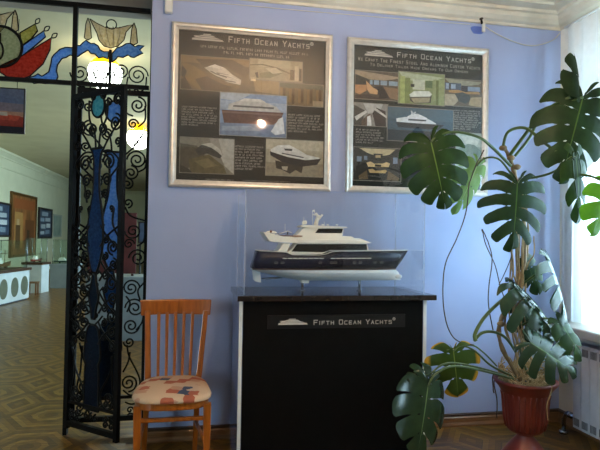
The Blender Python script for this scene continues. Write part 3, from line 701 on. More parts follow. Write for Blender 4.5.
for i in range(NB+1):
    t = i/NB
    sh = sheer_z(t); xt = xs0+.03*(1-t)**8*1.0+(xb-xs0-0)*t; xw = xs0+(xwl-xs0)*t
    xt = (xs0+.032)+(xb-xs0-.032)*t
    mz = (sh+zw)/2
    secs.append((t, [(hb_wl(t), zw, xw), ((hb_wl(t)*.5+hb_deck(t)*.5), mz, xw*.45+xt*.55), (hb_deck(t), sh, xt)]))
loft(q, secs, 'hullnavy'); hull = q.build('hull', parent=ya)
q = MB(); pts = [(xs0+.034+(xb-xs0-.034)*i/NB, yc-hb_deck(i/NB)-.0005, sheer_z(i/NB)+.001) for i in range(NB+1)]
q.tube(pts, .0022, 'yachtwhite', 5); q.tube([(p[0], 2*yc-p[1], p[2]) for p in pts], .0022, 'yachtwhite', 5); q.build('cap_rail', parent=hull)
q = MB(); q.tube([(xs0+(xwl-xs0)*i/NB, yc-hb_wl(i/NB)-.0008, zw-.002) for i in range(NB+1)], .004, 'stripe', 5); q.build('boot_stripe', parent=hull)
zk = yz(330, 280.5)[1]; xbulb, zbulb = yz(401, 277)
q = MB(); secs = []
for i in range(NB+1):
    t = i/NB; xw = xs0+.004+(xwl-xs0-.004)*t
    zkk = zk + (zw-zk-.012)*max(0, (.34-t)/.34)**1.2 + .004*max(0, (t-.8)/.2)
    h = hb_wl(t)
    secs.append((t, [(.003, zkk, xw+(xbulb-xwl)*t**6), (h*.55, zkk+.006, xw+(xbulb-xwl)*.8*t**6), (h*.93, (zkk+zw*2)/3, xw+(xbulb-xwl)*.6*t**6), (h, zw-.003, xw)]))
loft(q, secs, 'under'); lh = q.build('lower_hull', parent=ya)
q = MB(); q.ball((xbulb-.02, yc, zbulb+.003), .02, 'under', sq=(1.35, .75, .75)); q.build('bulbous_bow', parent=lh)
q = MB()
for s in (-1, 1):
    x0, z0 = yz(253, 271); x1, z1 = yz(262, 282)
    q.prism([(x0+.0, z0), (x1-.02, z0), (x1-.012, z1), (x0+.006, z1+.01)], lambda x, z: (x, yc+s*.05-.003, z), lambda x, z: (x, yc+s*.05+.003, z), 'under')
    q.tube([(x1, yc+s*.04, z1+.02), (x1+.12, yc+s*.035, z1+.028)], .003, 'steel')
q.build('rudder', parent=lh)
x0, z0 = yz(300, 277.6); x1, z1 = yz(308.5, 282.6)
q = MB(); q.prism([(x0, z0), (x1, z0), (x1-.006, z1), (x0+.008, z1)], lambda x, z: (x, yc-.04, z), lambda x, z: (x, yc+.04, z), 'yachtwhite'); q.build('fin_block', parent=lh)
for px_ in (302.5, 359.8):
    x, z = yz(px_, 279)
    q = MB(); q.tube([(x, yc, TZ), (x, yc, z+.02)], .0085, 'steel', 12); q.tube([(x, yc, TZ), (x, yc, TZ+.004)], .02, 'steel', 16); q.build('support_post', parent=ya)
def house(poly, hb, m, top=.0, name=None, parent=ya):
    """Side outline (pixels) extruded over the beam, upper points drawn in a little."""
    P = [yz(x, y, yc-hb) for x, y in poly]; zs_ = [p[1] for p in P]; lo, hi = min(zs_), max(zs_)
    g = lambda s: (lambda x, z: (x, yc+s*(hb-top*(z-lo)/(hi-lo+1e-6)), z))
    q = MB(); q.prism(P, g(-1), g(1), m); return q.build(name, parent=parent, bevel=.002)
dk = house([(283, 254.5), (322, 254), (329, 250.6), (369, 250), (367, 243), (298, 243), (291, 250)], .082, 'yachtwhite', .004, 'main_deckhouse')
def band(poly, hb, m, name, parent):
    q = MB()
    for s in (-1, 1):
        P = [yz(x, y, yc-hb) for x, y in poly]
        q.prism(P, lambda x, z: (x, yc+s*(hb-.001), z), lambda x, z: (x, yc+s*(hb+.0025), z), m)
    return q.build(name, parent=parent)
band([(291.5, 251.5), (297, 244.2), (366.5, 244.2), (367, 250), (330, 250), (323, 252.2)], .082, 'ywin', 'window_band', dk)
ud = house([(263, 231.8), (269, 240.8), (273, 242), (300, 243.4), (367, 243.6), (372, 242.6), (352, 239.5), (300, 239), (290, 236.5), (284, 236.5)], .098, 'yachtwhite', .0, 'upper_deck')
house([(283, 243.5), (290.5, 243.5), (286, 253.5), (275, 253.5), (280, 249)], .09, 'yachtwhite', 0, 'aft_bulkhead')
bh = house([(290, 239.5), (356, 239.5), (352, 236.5), (342, 236), (343, 234.5), (344, 227.5), (313, 225.8), (303, 228.5), (297, 235)], .07, 'yachtwhite', .006, 'bridge_house')
band([(315, 233), (318.5, 228.6), (343, 228.8), (341.5, 233.2)], .0665, 'ywin', 'window_band', bh)
house([(301, 226.8), (302.5, 224.8), (347, 226.8), (347.5, 228.2), (310, 228)], .078, 'yachtwhite', 0, 'bridge_roof')
fd = house([(350, 241.8), (352, 239.2), (360, 238.2), (371, 242.6)], .075, 'yachtwhite', .01, 'foredeck_coaming')
q = MB()
p = lambda x, y, dy=0: (*[yz(x, y)[0]], yc+dy, yz(x, y)[1])
q.tube([p(315.5, 226), p(318, 216), p(316, 213)], [.015, .009, .006], 'yachtwhite'); q.tube([p(318, 217, -.03), p(318, 217, .03)], .006, 'yachtwhite')
q.tube([p(313, 214.5), p(320.5, 216)], .004, 'yachtwhite'); q.tube([p(315, 214), p(314.2, 209.5)], .002, 'yachtwhite'); q.ball(p(313.5, 211), .006, 'yachtwhite'); q.tube([p(318, 220), p(322.5, 214.5)], .007, 'yachtwhite')
q.build('mast', parent=ya)
q = MB(); c = p(304.5, 222.6); q.ball((c[0], c[1]-.03, c[2]), .011, 'yachtwhite', sq=(1, 1, 1.2)); q.ball((c[0], c[1]+.03, c[2]), .011, 'yachtwhite', sq=(1, 1, 1.2)); q.build('radar_dome', parent=ya)
for x, y0, y1, dy in ((302.3, 226, 217, -.05), (311.5, 225, 210.5, -.03), (325, 226, 221.5, .02), (283.5, 232, 224, -.06)):
    q = MB(); q.tube([p(x, y0, dy), p(x, y1, dy)], .0013, 'yachtwhite', 5); q.build('antenna', parent=ya)
q = MB()
for x in (322, 327, 336): c = p(x, 225); q.ball((c[0], c[1]-.02, c[2]), .007, 'yachtwhite', sq=(1.3, 1, .6))
q.build('roof_fitting', parent=ya)
q = MB(); c = p(270, 232.8); q.ball((c[0], yc-.055, c[2]), .018, 'yachtwhite', sq=(2.0, .8, .7)); tb = q.build('tender', parent=ya)
q = MB(); q.ball((c[0]-.004, yc-.067, c[2]+.007), .008, 'teak', sq=(1, .7, 1)); q.build('tender_seat', parent=tb)
q = MB(); a, b = p(277, 235.5), p(300, 236.5); q.box((a[0], yc-.08, a[2]-.006), (b[0], yc-.045, a[2]+.002), 'teak'); q.build('teak_rack', parent=ya)
q = MB(); q.tube([p(276, 234.5, -.03), p(288, 231), p(292, 233)], .003, 'yachtwhite'); q.tube([p(287, 235), p(288, 231)], .003, 'iron'); q.build('deck_crane', parent=ya)
rl = MB()
for i in range(9):
    x = 266+i*3.4; rl.tube([p(x, 236.6+.1*i, -.095), p(x, 233.4+.1*i, -.095)], .0009, 'steel', 4)
rl.tube([p(266, 233.4, -.095), p(294, 234.3, -.095)], .0012, 'steel', 4); rl.build('hand_rail', parent=ya)
q = MB()
for x_ in [280+5.1*i for i in range(8)]+[327+5.1*i for i in range(8)]:
    a, b = p(x_, 257.7), p(x_+4, 257.7)
    t = (a[0]-xs0)/(xb-xs0); q.box((a[0], yc-hb_deck(t)-.002, a[2]-.0022), (b[0], yc-hb_deck(t)+.004, a[2]+.0022), 'yachtwhite')
q.build('hawse_marking', parent=hull)
q = MB()
for x in (273.5, 280, 316.5, 327.5, 331, 350, 356, 371, 378):
    c = p(x, 262); t = (c[0]-xs0)/(xb-xs0); yy = yc-max(hb_wl(t), hb_deck(t))-.001
    pts = [(c[0]+.010*math.cos(g), yy, c[2]+.006*math.sin(g)) for g in [2*PI*i/14 for i in range(15)]]
    q.tube(pts, .0009, 'letter_dim', 4, cap=False)
q.build('porthole', parent=hull)
q = MB(); a = p(398, 261); q.prism([(a[0]-.008, a[2]-.014), (a[0]+.004, a[2]-.014), (a[0]+.02, a[2]+.016), (a[0]+.012, a[2]+.018)], lambda x, z: (x, yc-.022, z), lambda x, z: (x, yc+.022, z), 'steel'); q.build('anchor', parent=hull)
q = MB(); a, b = p(257, 250.6), p(274, 252); q.box((a[0], yc-.08, b[2]-.002), (b[0]+.03, yc+.08, a[2]), 'teak'); q.build('aft_deck', parent=ya)
# ------------------------------------------------------------------ chair
ch = thing('dining_chair', (-.1, 3.3, 0), 'orange varnished wooden chair with slatted back and patchwork cushion against the blue wall', 'chair')
YF, YB = 3.07, 3.50
def X(px_, Y, py=400): return atY(px_, py, Y).x
SH = .468
zr0, zr1 = atY(175, 315.4, 3.56).z, atY(175, 299.8, 3.56).z
def barpoly(q, p0, p1, w0, d0, w1, d1, m):
    vs = []
    for p, w, d in ((p0, w0, d0), (p1, w1, d1)):
        vs += [(p[0]-w/2, p[1]-d/2, p[2]), (p[0]+w/2, p[1]-d/2, p[2]), (p[0]+w/2, p[1]+d/2, p[2]), (p[0]-w/2, p[1]+d/2, p[2])]
    q.add(vs, [(3, 2, 1, 0), (4, 5, 6, 7), (0, 1, 5, 4), (1, 2, 6, 5), (2, 3, 7, 6), (3, 0, 4, 7)], m)
for px_ in (137.6, 207.4):
    x = X(px_, YF); q = MB(); barpoly(q, (x, YF+.015, 0), (x, YF+.015, SH-.03), .032, .032, .043, .04, 'chairwood'); q.build('front_leg', parent=ch, bevel=.005)
yst = lambda z: 3.50+.07*max(0, (z-SH)/.5)
for pb, ps, pt in ((144.7, 147.5, 145.8), (195.5, 197.8, 204)):
    q = MB(); xb_, xs_, xt = X(pb, 3.56), X(ps, 3.5), X(pt, 3.56)
    barpoly(q, (xb_, 3.58, 0), (xs_, 3.505, SH-.02), .03, .034, .036, .036, 'chairwood')
    barpoly(q, (xs_, 3.505, SH-.02), (xt, 3.56, zr0+.03), .036, .036, .032, .028, 'chairwood'); q.build('rear_leg', parent=ch, bevel=.004)
for pb, pt in ((157.4, 157), (165.6, 165.3), (173.4, 174), (181.4, 182.4), (189.2, 191)):
    q = MB(); barpoly(q, (X(pb, 3.51), 3.51, SH-.01), (X(pt, 3.56), 3.56, zr0+.02), .017, .012, .02, .012, 'chairwood'); q.build('back_slat', parent=ch, bevel=.003)
q = MB(); xl, xr = X(140.2, 3.56, 305), X(211.3, 3.56, 305); pr = []
n = 12
for i in range(n+1):
    t = i/n; x = xl+(xr-xl)*t; bow = .03*(1-(2*t-1)**2); z1 = zr1-.004*(1-(2*t-1)**2)*0; z0 = zr0+.006*(1-(2*t-1)**2)
    xx = x
    pr.append([(xx+(.006 if i == 0 else -.006 if i == n else 0), 3.548+bow, z0), (xx, 3.552+bow, z1), (xx, 3.575+bow, z1), (xx+(.006 if i == 0 else -.006 if i == n else 0), 3.571+bow, z0)])
vs = [p for r in pr for p in r]
q.add(vs, [(i*4+k, i*4+(k+1) % 4, (i+1)*4+(k+1) % 4, (i+1)*4+k) for i in range(n) for k in range(4)]+[(0, 1, 2, 3), (n*4+3, n*4+2, n*4+1, n*4)], 'chairwood'); q.build('top_rail', parent=ch, bevel=.006)
# seat: rounded trapezoid
fx0, fx1, bx0, bx1 = X(130.3, YF), X(212.3, YF), X(146, 3.5), X(200.5, 3.5)
def seat_outline(gr=0.0, n=48):
    pts = []
    for i in range(n):
        g = 2*PI*i/n; c, s_ = math.cos(g), math.sin(g); e = .5
        u = math.copysign(abs(c)**e, c); v = math.copysign(abs(s_)**e, s_)
        t = (v+1)/2; y = (YF-.02-gr)+(YB+.01+gr-(YF-.02-gr))*t - .025*(1-u*u)*(1-t)
        x0, x1 = fx0+(bx0-fx0)*t-gr, fx1+(bx1-fx1)*t+gr
        pts.append(((x0+x1)/2+(x1-x0)/2*u, y))
    return pts
q = MB(); q.prism(seat_outline(), lambda x, y: (x, y, SH-.05), lambda x, y: (x, y, SH-.008), 'chairwood'); q.build('seat_frame', parent=ch, bevel=.006)
q = MB(); out = seat_outline(.013); cx_, cy_ = (fx0+fx1)/2, (YF+YB)/2; rings = [(1, 0), (1.012, .010), (.99, .020), (.93, .028), (.75, .036), (.5, .041), (.25, .043)]
vs = [(cx_+(x-cx_)*k, cy_+(y-cy_)*k, SH-.008+z) for k, z in rings for x, y in out]+[(cx_, cy_, SH+.036)]
N = len(out); fs = [(r*N+i, r*N+(i+1) % N, (r+1)*N+(i+1) % N, (r+1)*N+i) for r in range(len(rings)-1) for i in range(N)]+[((len(rings)-1)*N+i, (len(rings)-1)*N+(i+1) % N, len(vs)-1) for i in range(N)]
q.add(vs, fs, 'cushion', True); q.build('seat_cushion', parent=ch)
xa, xb2 = X(137.6, YF), X(207.4, YF)
q = MB(); q.tube([(xa, YF+.015, .395-.02), (xb2, YF+.015, .395-.02)], .001, 'chairwood'); 
q = MB(); z = atY(172, 419.3, YF+.015).z; q.box((xa, YF+.004, z-.011), (xb2, YF+.026, z+.011), 'chairwood'); q.build('front_stretcher', parent=ch, bevel=.004)
for px_, pb in ((137.6, 144.7), (207.4, 195.5)):
    q = MB(); barx, barb = X(px_, YF), X(pb, 3.56); q.tube([(barx, YF+.02, .20), (barb, 3.555, .20)], .011, 'chairwood', 8); q.build('side_stretcher', parent=ch)

# ------------------------------------------------------------------ wrought-iron screen in the opening
GY = 4.0
def spiral(c, R, turns, a0, sgn, n=None):
    n = n or int(14*turns)+6; out = []
    for i in range(n+1):
        t = i/n; r = R*(1-.86*t); g = a0+sgn*2*PI*turns*t
        out.append((c[0]+r*math.cos(g), c[1]+r*math.sin(g)))
    return out
def cscroll(p0, p1, R, side):
    """A C-scroll: a bowed bar between two points, each end rolled into a spiral towards `side`."""
    (x0, z0), (x1, z1) = p0, p1
    out = list(reversed(spiral((x0, z0), R, 1.4, -PI/2*1 if False else (PI if side < 0 else 0), side)))
    out += [((x0+x1)/2 + (-side)*-R*.6, (z0+z1)/2)]
    out += spiral((x1, z1), R, 1.4, (PI if side < 0 else 0), -side)
    return out
def iron_tube(q, pts, f, r=.007, m='iron'): q.tube([f(*p) for p in pts], r, m, 5)
def grille(root, W, z0, z1, f, gy, gm, seed, rich=1.0, zo=0, edge=None):
    """f maps (a, z, depth) into the world; gm: glass materials (disc, vase, lower vase, column)."""
    rnd = random.Random(seed)
    g = lambda a, z: f(a, z, 0)
    bw = .016
    def bar(name, a0, a1, za, zb, d=.014):
        q = MB(); pts = [(a0, za), (a1, za), (a1, zb), (a0, zb)]
        q.prism(pts, lambda a, z: f(a, z, -d), lambda a, z: f(a, z, d), 'iron'); return q.build(name, parent=root)
    bar('stile', 0, bw*2.1, z0, z1); bar('stile', W-bw*2.1, W, z0, z1)
    bar('rail', bw*2.1, W-bw*2.1, z1-.035, z1); bar('rail', bw*2.1, W-bw*2.1, z0+.02, z0+.055); bar('rail', bw*2.1, W-bw*2.1, z0+.17, z0+.19, .008)
    c = W/2; gl = []
    disc = [(c+.062*math.cos(2*PI*i/28), 2.235+zo+.075*math.sin(2*PI*i/28)) for i in range(28)]
    def vase(prof):
        pp = spline([(r, z, 0) for r, z in prof], 5); return [(c-p[0], p[1]+zo) for p in pp]+[(c+p[0], p[1]+zo) for p in reversed(pp)]
    v1 = vase([(.062, 1.955), (.034, 1.90), (.026, 1.78), (.032, 1.66), (.058, 1.54), (.074, 1.42), (.070, 1.30), (.045, 1.20), (.018, 1.14)])
    v2 = vase([(.014, 1.13), (.022, 1.08), (.042, 1.01), (.044, .97), (.024, .90), (.016, .84)])
    v3 = vase([(.02, .80), (.055, .76), (.078, .60), (.06, .545), (.066, .50), (.07, .30), (.07, z0+.2)])
    for nm, pl, m in (('glass_disc', disc, gm[0]), ('glass_vase', v1, gm[1]), ('glass_vase', v2, gm[2]), ('glass_column', v3, gm[3])):
        q = MB(); q.prism(pl, lambda a, z: f(a, z, -.003), lambda a, z: f(a, z, .003), m); o = q.build(nm, parent=root)
        q = MB(); iron_tube(q, pl+[pl[0]], g, .0085); q.build('leading', parent=o)
    q = MB()
    def sp(a, z, R, t=1.6, a0=0, s=1, r=.007): iron_tube(q, spiral((a, z), R, t, a0, s), g, r)
    lo, hi = bw*2.1, W-bw*2.1
    for s in (-1, 1):
        e = lo if s < 0 else hi
        if s > 0 and edge: edge(q); continue
        def at(k): return c+s*k            # k from the middle outwards
        half = W/2-bw*2.1
        # beside the disc and neck
        sp(at(half-.04), 2.26+zo, .038, 1.7, PI/2, s); sp(at(half-.055), 2.11+zo, .058, 2.0, PI/2, -s); sp(at(.045), 2.08+zo, .042, 1.8, -PI/2, s); sp(at(half-.03), 1.985+zo, .032, 1.6, -PI/2, s)
        iron_tube(q, spline([(at(.015), 1.96+zo, 0), (at(.03), 2.06+zo, 0), (at(.085), 2.16+zo, 0), (at(.09), 2.28+zo, 0)], 6) and [(p[0], p[1]) for p in spline([(at(.015), 1.96+zo, 0), (at(.03), 2.06+zo, 0), (at(.085), 2.16+zo, 0), (at(.09), 2.28+zo, 0)], 6)], g)
        iron_tube(q, [(p[0], p[1]) for p in spline([(at(.06), 1.95+zo, 0), (at(.11), 2.02+zo, 0), (at(half), 2.14+zo, 0)], 6)], g)
        # chain of volutes down the neck
        for z, R, k in ((1.86, .058, .115), (1.745, .045, .10), (1.65, .034, .088)):
            sp(at(min(half-R*.8, k)), z+zo, R, 1.9, PI/2*s+PI/2, -s)
        iron_tube(q, [(p[0], p[1]) for p in spline([(at(.05), 1.93+zo, 0), (at(.13), 1.93+zo, 0), (at(half-.01), 1.85+zo, 0), (at(.13), 1.76+zo, 0), (at(.11), 1.68+zo, 0), (at(.09), 1.60+zo, 0)], 6)], g)
        sp(at(half-.075), 1.56+zo, .022, 1.3, -PI/2, s)
        iron_tube(q, [(p[0], p[1]) for p in spline([(at(half-.053), 1.56+zo, 0), (at(half-.06), 1.46+zo, 0), (at(half), 1.37+zo, 0)], 6)], g)
        # crossings and rings beside the vases
        for z, R in ((1.31, .05), (1.20, .042), (1.08, .052), (.985, .04), (.87, .05), (.775, .042), (.68, .036)):
            sp(at(half-R-.004), z+zo, R, 1.8, -PI/2 if rnd.random() < .5 else PI/2, s if rnd.random() < .5 else -s)
            sp(at(.055+(half-.055)*.28), z+.05+zo, R*.62, 1.6, PI/2, -s)
        for z in (1.36, 1.14, .93, .73):
            iron_tube(q, [(p[0], p[1]) for p in spline([(at(.05), z+.09+zo, 0), (at(.10), z+.03+zo, 0), (at(half), z-.06+zo, 0)], 6)], g)
            iron_tube(q, [(p[0], p[1]) for p in spline([(at(half), z+.09+zo, 0), (at(.11), z+.02+zo, 0), (at(.05), z-.05+zo, 0)], 6)], g)
        # the tall pear-shaped loop
        iron_tube(q, [(p[0], p[1]) for p in spline([(at(half-.02), .64+zo, 0), (at(half-.06), .50+zo, 0), (at(.088), .38+zo, 0), (at(.10), .30+zo, 0), (at(half-.06), .275+zo, 0), (at(half-.012), .33+zo, 0), (at(half-.03), .44+zo, 0), (at(half-.04), .62+zo, 0)], 6)], g, .007)
        sp(at(half-.065), .345+zo, .042, 1.8, -PI/2, s)
        for z in (z0+.215, z0+.12, z0+.085):
            for k in (half-.03, half-.085): sp(at(k), z, .024, 1.2, 0, s)
    for i in range(3): sp(c+(i-1)*.045, z0+.115, .022, 1.2, PI/2, 1)
    # crest plate between disc and top rail
    for s in (-1, 1): iron_tube(q, spiral((c+s*.05, 2.30+zo), .03, 1.5, PI/2, s), g)
    q.build('scrollwork', parent=root)
    return root
XP = -.835
leafdir = (Vector((-.44, 3.63, 0))-Vector((XP+.01, GY-.03, 0))); LW = leafdir.length; leafdir.normalize(); ln = Vector((leafdir.y, -leafdir.x, 0))
H0 = Vector((XP+.01, GY-.03, 0))
gate = thing('gate', (H0.x, H0.y, .04), 'open black wrought iron gate leaf with blue glass vase, swung out before the fixed grille', 'gate')
grille(gate, LW, .05, 2.297, lambda a, z, d: H0+leafdir*a+ln*d+Vector((0, 0, z)), 0, ('g_teal', 'g_deep', 'g_unlit', 'g_unlit'), 4, zo=-.04)
q = MB(); q.box((H0.x-.012, H0.y-.012, 0), (H0.x+.012, H0.y+.012, .05), 'iron'); q.build('pivot', parent=gate)
def edge_scrolls(q):
    def P(x, y): p = atY(x, y, GY); return p
    for x, y, R, t, a0, sg in ((138, 105.5, 8, 1.9, PI/2, -1), (133, 124, 5, 1.6, 0, 1), (137, 160, 9, 2, PI, -1), (131, 173, 7, 1.8, PI/2, -1), (127.5, 184, 5.5, 1.6, PI/2, -1), (128, 203, 4.5, 1.3, -PI/2, 1), (133, 231, 7.5, 1.9, PI, 1), (138, 258, 8.5, 1.9, PI, -1),
                           (129, 244, 5, 1.5, 0, 1), (131, 288, 8, 1.9, 0, 1), (135, 308, 9, 2, PI, -1), (131, 326, 7.5, 1.8, 0, -1), (129, 342, 5, 1.5, PI, 1), (128.5, 383, 8, 1.9, -PI/2, 1)):
        c = P(x, y); k = R*.0075
        q.tube([(p_[0], GY, p_[1]) for p_ in spiral((c.x, c.z), k, t, a0, sg)], .0065, 'iron', 5)
    for pts in (((125, 98), (126, 112), (133, 116)), ((145, 106), (145, 120), (138, 127)), ((125, 155), (133, 148), (138, 141), (144, 133)), ((133, 145), (138, 143), (141, 146)), ((146, 160), (145, 168), (138, 172)), ((125, 207), (131, 216), (146, 221)), ((145, 222), (144, 240), (137, 246)), ((146, 262), (145, 280), (138, 290), (140, 300)),
                ((126, 296), (130, 303), (127, 312)), ((144, 310), (142, 322), (136, 330)), ((127, 345), (129, 356), (137, 372), (140, 382), (137, 393), (130, 395), (123, 390)), ((130, 352), (128, 362), (123, 372)), ((125, 402), (132, 404), (143, 401))):
        q.tube([(v.x, GY, v.z) for v in spline([P(*p_) for p_ in pts], 6)], .0065, 'iron', 5)
    for x, y in ((130, 410), (136, 410), (142, 410), (130, 416), (137, 416)):
        c = P(x, y); q.tube([(p_[0], GY, p_[1]) for p_ in spiral((c.x, c.z), .024, 1.2, 0, 1)], .006, 'iron', 5)
side = thing('iron_grille', ((XP+XJ)/2, GY, 0), 'fixed black iron side grille with blue glass between the post and the blue wall', 'grille')
grille(side, XJ-XP-.035, .05, 2.36, lambda a, z, d: Vector((XP+.03+a, GY+d, z)), 0, ('g_blue', 'g_blue', 'g_deep', 'g_unlit'), 9, zo=-.03, edge=edge_scrolls)
po = MB(); po.box((XP-.008, GY-.018, 0), (XP+.022, GY+.018, 2.935), 'iron'); po.build('post', parent=side)
po = MB(); po.box((XJ-.024, GY-.015, 2.36), (XJ-.004, GY+.015, 2.93), 'iron'); po.build('post', parent=side)

tr = thing('stained_glass_transom', (-1.27, GY, 2.37), 'iron transom with stained glass flags, blue ribbon and garland over the gate opening', 'transom')
g2 = lambda x, z, k=0: Vector((x, GY+k, z))
def tw(px_, py_): p = atY(px_, py_, GY); return (p.x, p.z)
zt0, zt1 = 2.372, 2.945
for nm, A, B in (('rail', (OL+.01, GY-.014, zt1-.03), (XJ-.03, GY+.014, zt1)), ('rail', (OL+.01, GY-.014, zt0), (XP-.012, GY+.014, zt0+.028)), ('rail', (XP+.028, GY-.014, zt0), (XJ-.03, GY+.014, zt0+.028)),
                 ('upright', (OL+.01, GY-.014, zt0-2.33), (OL+.04, GY+.014, zt1-.03))):
    q = MB(); q.box(A, B, 'iron'); q.build(nm, parent=tr)
x, z = tw(110.5, 50); q = MB(); q.box((x-.009, GY-.01, zt0+.028), (x+.009, GY+.01, z), 'iron'); q.build('upright', parent=tr)
def glass(name, pts, m, lead=.0055):
    P = [tw(*p) for p in pts]
    q = MB(); q.prism(P, lambda x, z: g2(x, z, -.003), lambda x, z: g2(x, z, .003), m); o = q.build(name, parent=tr)
    q = MB(); q.tube([g2(*p) for p in P+[P[0]]], lead, 'iron', 5); q.build('leading', parent=o)
def line(name, pts, r=.005):
    q = MB(); q.tube([g2(p.x, p.y) for p in spline([(*tw(*p), 0) for p in pts], 5)], r, 'iron', 5); return q.build(name, parent=tr)
glass('glass_ribbon', [(28,78),(34,83.5),(40,82.5),(45,83.5),(51,83),(55,83.5),(58,77),(56.5,71),(57.5,65),(62,58.5),(66,57.5),(70,55),(78,56.5),(83,53),(88,50),(91,53.5),(95,54),(99,58),(103,57),(108,59),(108.5,51.5),(104,52),(100,50),(98,46),(94,43.5),(91,44),(86,40.5),(83,43),(80,46),(76,45.5),(72,48),(66,47.5),(60,49.5),(54,55),(52,58),(51,64),(49,72),(46,74),(42,76.5),(38,74),(35,76)], 'g_blue')
glass('glass_ribbon', [(112,62),(115,60),(118,56.5),(123,57.5),(128,55),(131,57),(134,57.5),(143,53),(139.5,50),(144,46),(138,45.5),(135,47),(130,43.5),(126,44),(122,46.5),(117,48),(112,54)], 'g_blue')
cx, cz = tw(0, 46.5)
P = [(cx+.138*math.cos(2*PI*i/36), cz+.138*math.sin(2*PI*i/36)) for i in range(36)]
q = MB(); q.prism(P, lambda x, z: g2(x, z, -.003), lambda x, z: g2(x, z, .003), 'g_pale'); o = q.build('glass_medallion', parent=tr)
q = MB(); q.tube([g2(*p) for p in P+[P[0]]], .011, 'iron', 6); q.build('leading', parent=o)
q = MB(); q.tube([g2(cx+.03*math.cos(t)-.01, cz-.03+.06*math.sin(t)) for t in [i*.35 for i in range(19)]], .008, 'iron', 5); q.tube([g2(cx, cz+.03), g2(cx, cz+.09)], .008, 'iron', 5); q.build('figure', parent=o)
for s in (1, -1):
    mp = (lambda p: p) if s > 0 else (lambda p: (-p[0], p[1]-.115*p[0]))
    glass('glass_flag', [mp(p) for p in ((20, 33), (35.5, 24), (37.5, 31), (31, 39), (22, 45))], 'g_olive')
    glass('glass_flag', [mp(p) for p in ((21, 47), (44, 31), (45.5, 37), (36, 45), (22, 56))], 'g_blue')
    glass('glass_flag', [mp(p) for p in ((0, 66), (22, 56), (51.5, 38), (50, 50), (43, 64), (30, 76), (20, 80), (9, 78), (0, 72))], 'g_red')
    for a, b in (((35.5, 24), (39.5, 18.5)), ((44, 31), (49.5, 26.5)), ((51.5, 38), (57, 33.5))):
        m_ = ((a[0]+b[0])/2, (a[1]+b[1])/2); dx, dy = (b[1]-a[1])*.3, -(b[0]-a[0])*.3
        line('flag_finial', [mp(p) for p in (a, (m_[0]+dx, m_[1]+dy), b, (m_[0]-dx, m_[1]-dy), a)], .004)
for ox, oy in ((0, 0), (-119, -13)):
    glass('glass_garland', [(p[0]+ox, p[1]+oy) for p in ((90, 19), (96, 23), (105, 27.5), (112, 28.5), (119, 28), (127, 26), (133, 24.5), (126, 32), (124, 40), (118, 46), (111, 48), (104, 46), (99, 40), (97, 33), (93, 25))], 'g_amber', .0045)
    for k in range(4): line('garland_vein', [(p[0]+ox, p[1]+oy) for p in ((99+k*7, 26+k*.3), (101+k*6.2, 36), (107+k*3, 46.5))], .0035)
    for tx, ty in ((88, 18), (134, 23)):
        glass('glass_tassel', [(tx+ox+a, ty+oy+b) for a, b in ((0, 0), (2.2, 6), (3.4, 20), (0, 22), (-3.6, 20), (-2, 6))], 'g_amber', .0045)
    c_, d_ = tw(111.5+ox, 24.5+oy); q = MB(); q.tube([g2(c_+.034*math.cos(t), d_+.034*math.sin(t)) for t in [2*PI*i/20 for i in range(21)]], .0045, 'iron', 5); q.build('ring', parent=tr)
q = MB()
def sp2(px_, py_, Rp, t=1.7, a0=0, s=1):
    c = tw(px_, py_); q.tube([g2(*p) for p in spiral(c, Rp*.00745, t, a0, s)], .0055, 'iron', 5)
for a in ((80, 73, 8.8, 2.0, PI, 1), (100, 71.5, 7.8, 1.9, 0, -1), (121, 70.5, 7.6, 2.0, PI, 1), (137.5, 75.5, 9.8, 2.0, 0, 1), (83, 88.5, 2.2, 1.2), (136, 91.5, 2.5, 1.2), (101, 86, 3, 1.3)): sp2(*a)
for pts in (((73, 74), (76, 84), (82, 87)), ((87, 74), (92, 82), (88, 92)), ((94, 72), (97, 84), (101, 89)), ((107, 72), (106, 85), (103, 93)), ((114.5, 72), (114, 84), (121, 90)), ((146.5, 77), (145, 88), (138, 93)), ((128, 77), (127, 86), (133, 93))):
    q.tube([g2(p.x, p.y) for p in spline([(*tw(*p), 0) for p in pts], 5)], .0055, 'iron', 5)
q.build('scrollwork', parent=tr)

# ------------------------------------------------------------------ the long hall beyond
def floor_line(px_, P, d):
    """Distance along the floor line P + d*k at which it crosses the photo column px_."""
    r_ = ray(px_, 290); k = (P.x*r_.y-P.y*r_.x)/(d.y*r_.x-d.x*r_.y); return k
M['board'] = mat('grey_white_laminate', '#c9cfcf', .45, c2='#bcc3c3', scale=6)
M['greycab'] = mat('grey_cabinet_paint', '#8f989a', .5, c2='#848d90', scale=6)
M['darkwood'] = mat('dark_brown_wood', '#4a2c1b', .35, c2='#36200f', scale=5, stretch=(1, 8, 8))
M['olive'] = mat('olive_porthole_panel', '#5f6350', .4, c2='#555948', scale=12)
M['vitrine'] = clear_mat('vitrine_glass', (.93, .97, .95), 1.45, .02)
M['shipred'] = mat('red_ship_paint', '#8a3b2e', .4); M['shipgreen'] = mat('green_ship_paint', '#39584a', .4); M['shipwood'] = mat('model_wood', '#7a5330', .5)
M['photo_a'] = mat('mounted_photos_blue', '#4a5870', .4, c2='#2f3a4a', scale=9, detail=1)
PATCH = [(.12, .08, .42, .2, '#c9d0d4'), (.5, .1, .85, .26, '#8fa0b0'), (.15, .3, .5, .46, '#b9c2c6'), (.58, .34, .9, .5, '#dfe3e4'), (.1, .56, .4, .7, '#9fb0bf'), (.48, .58, .88, .72, '#c3cbcf'), (.2, .78, .7, .93, '#aab6c0')]
M['photo_b'] = mat('faded_landscape', '#a9b4a2', .5, c2='#7f9184', scale=3)
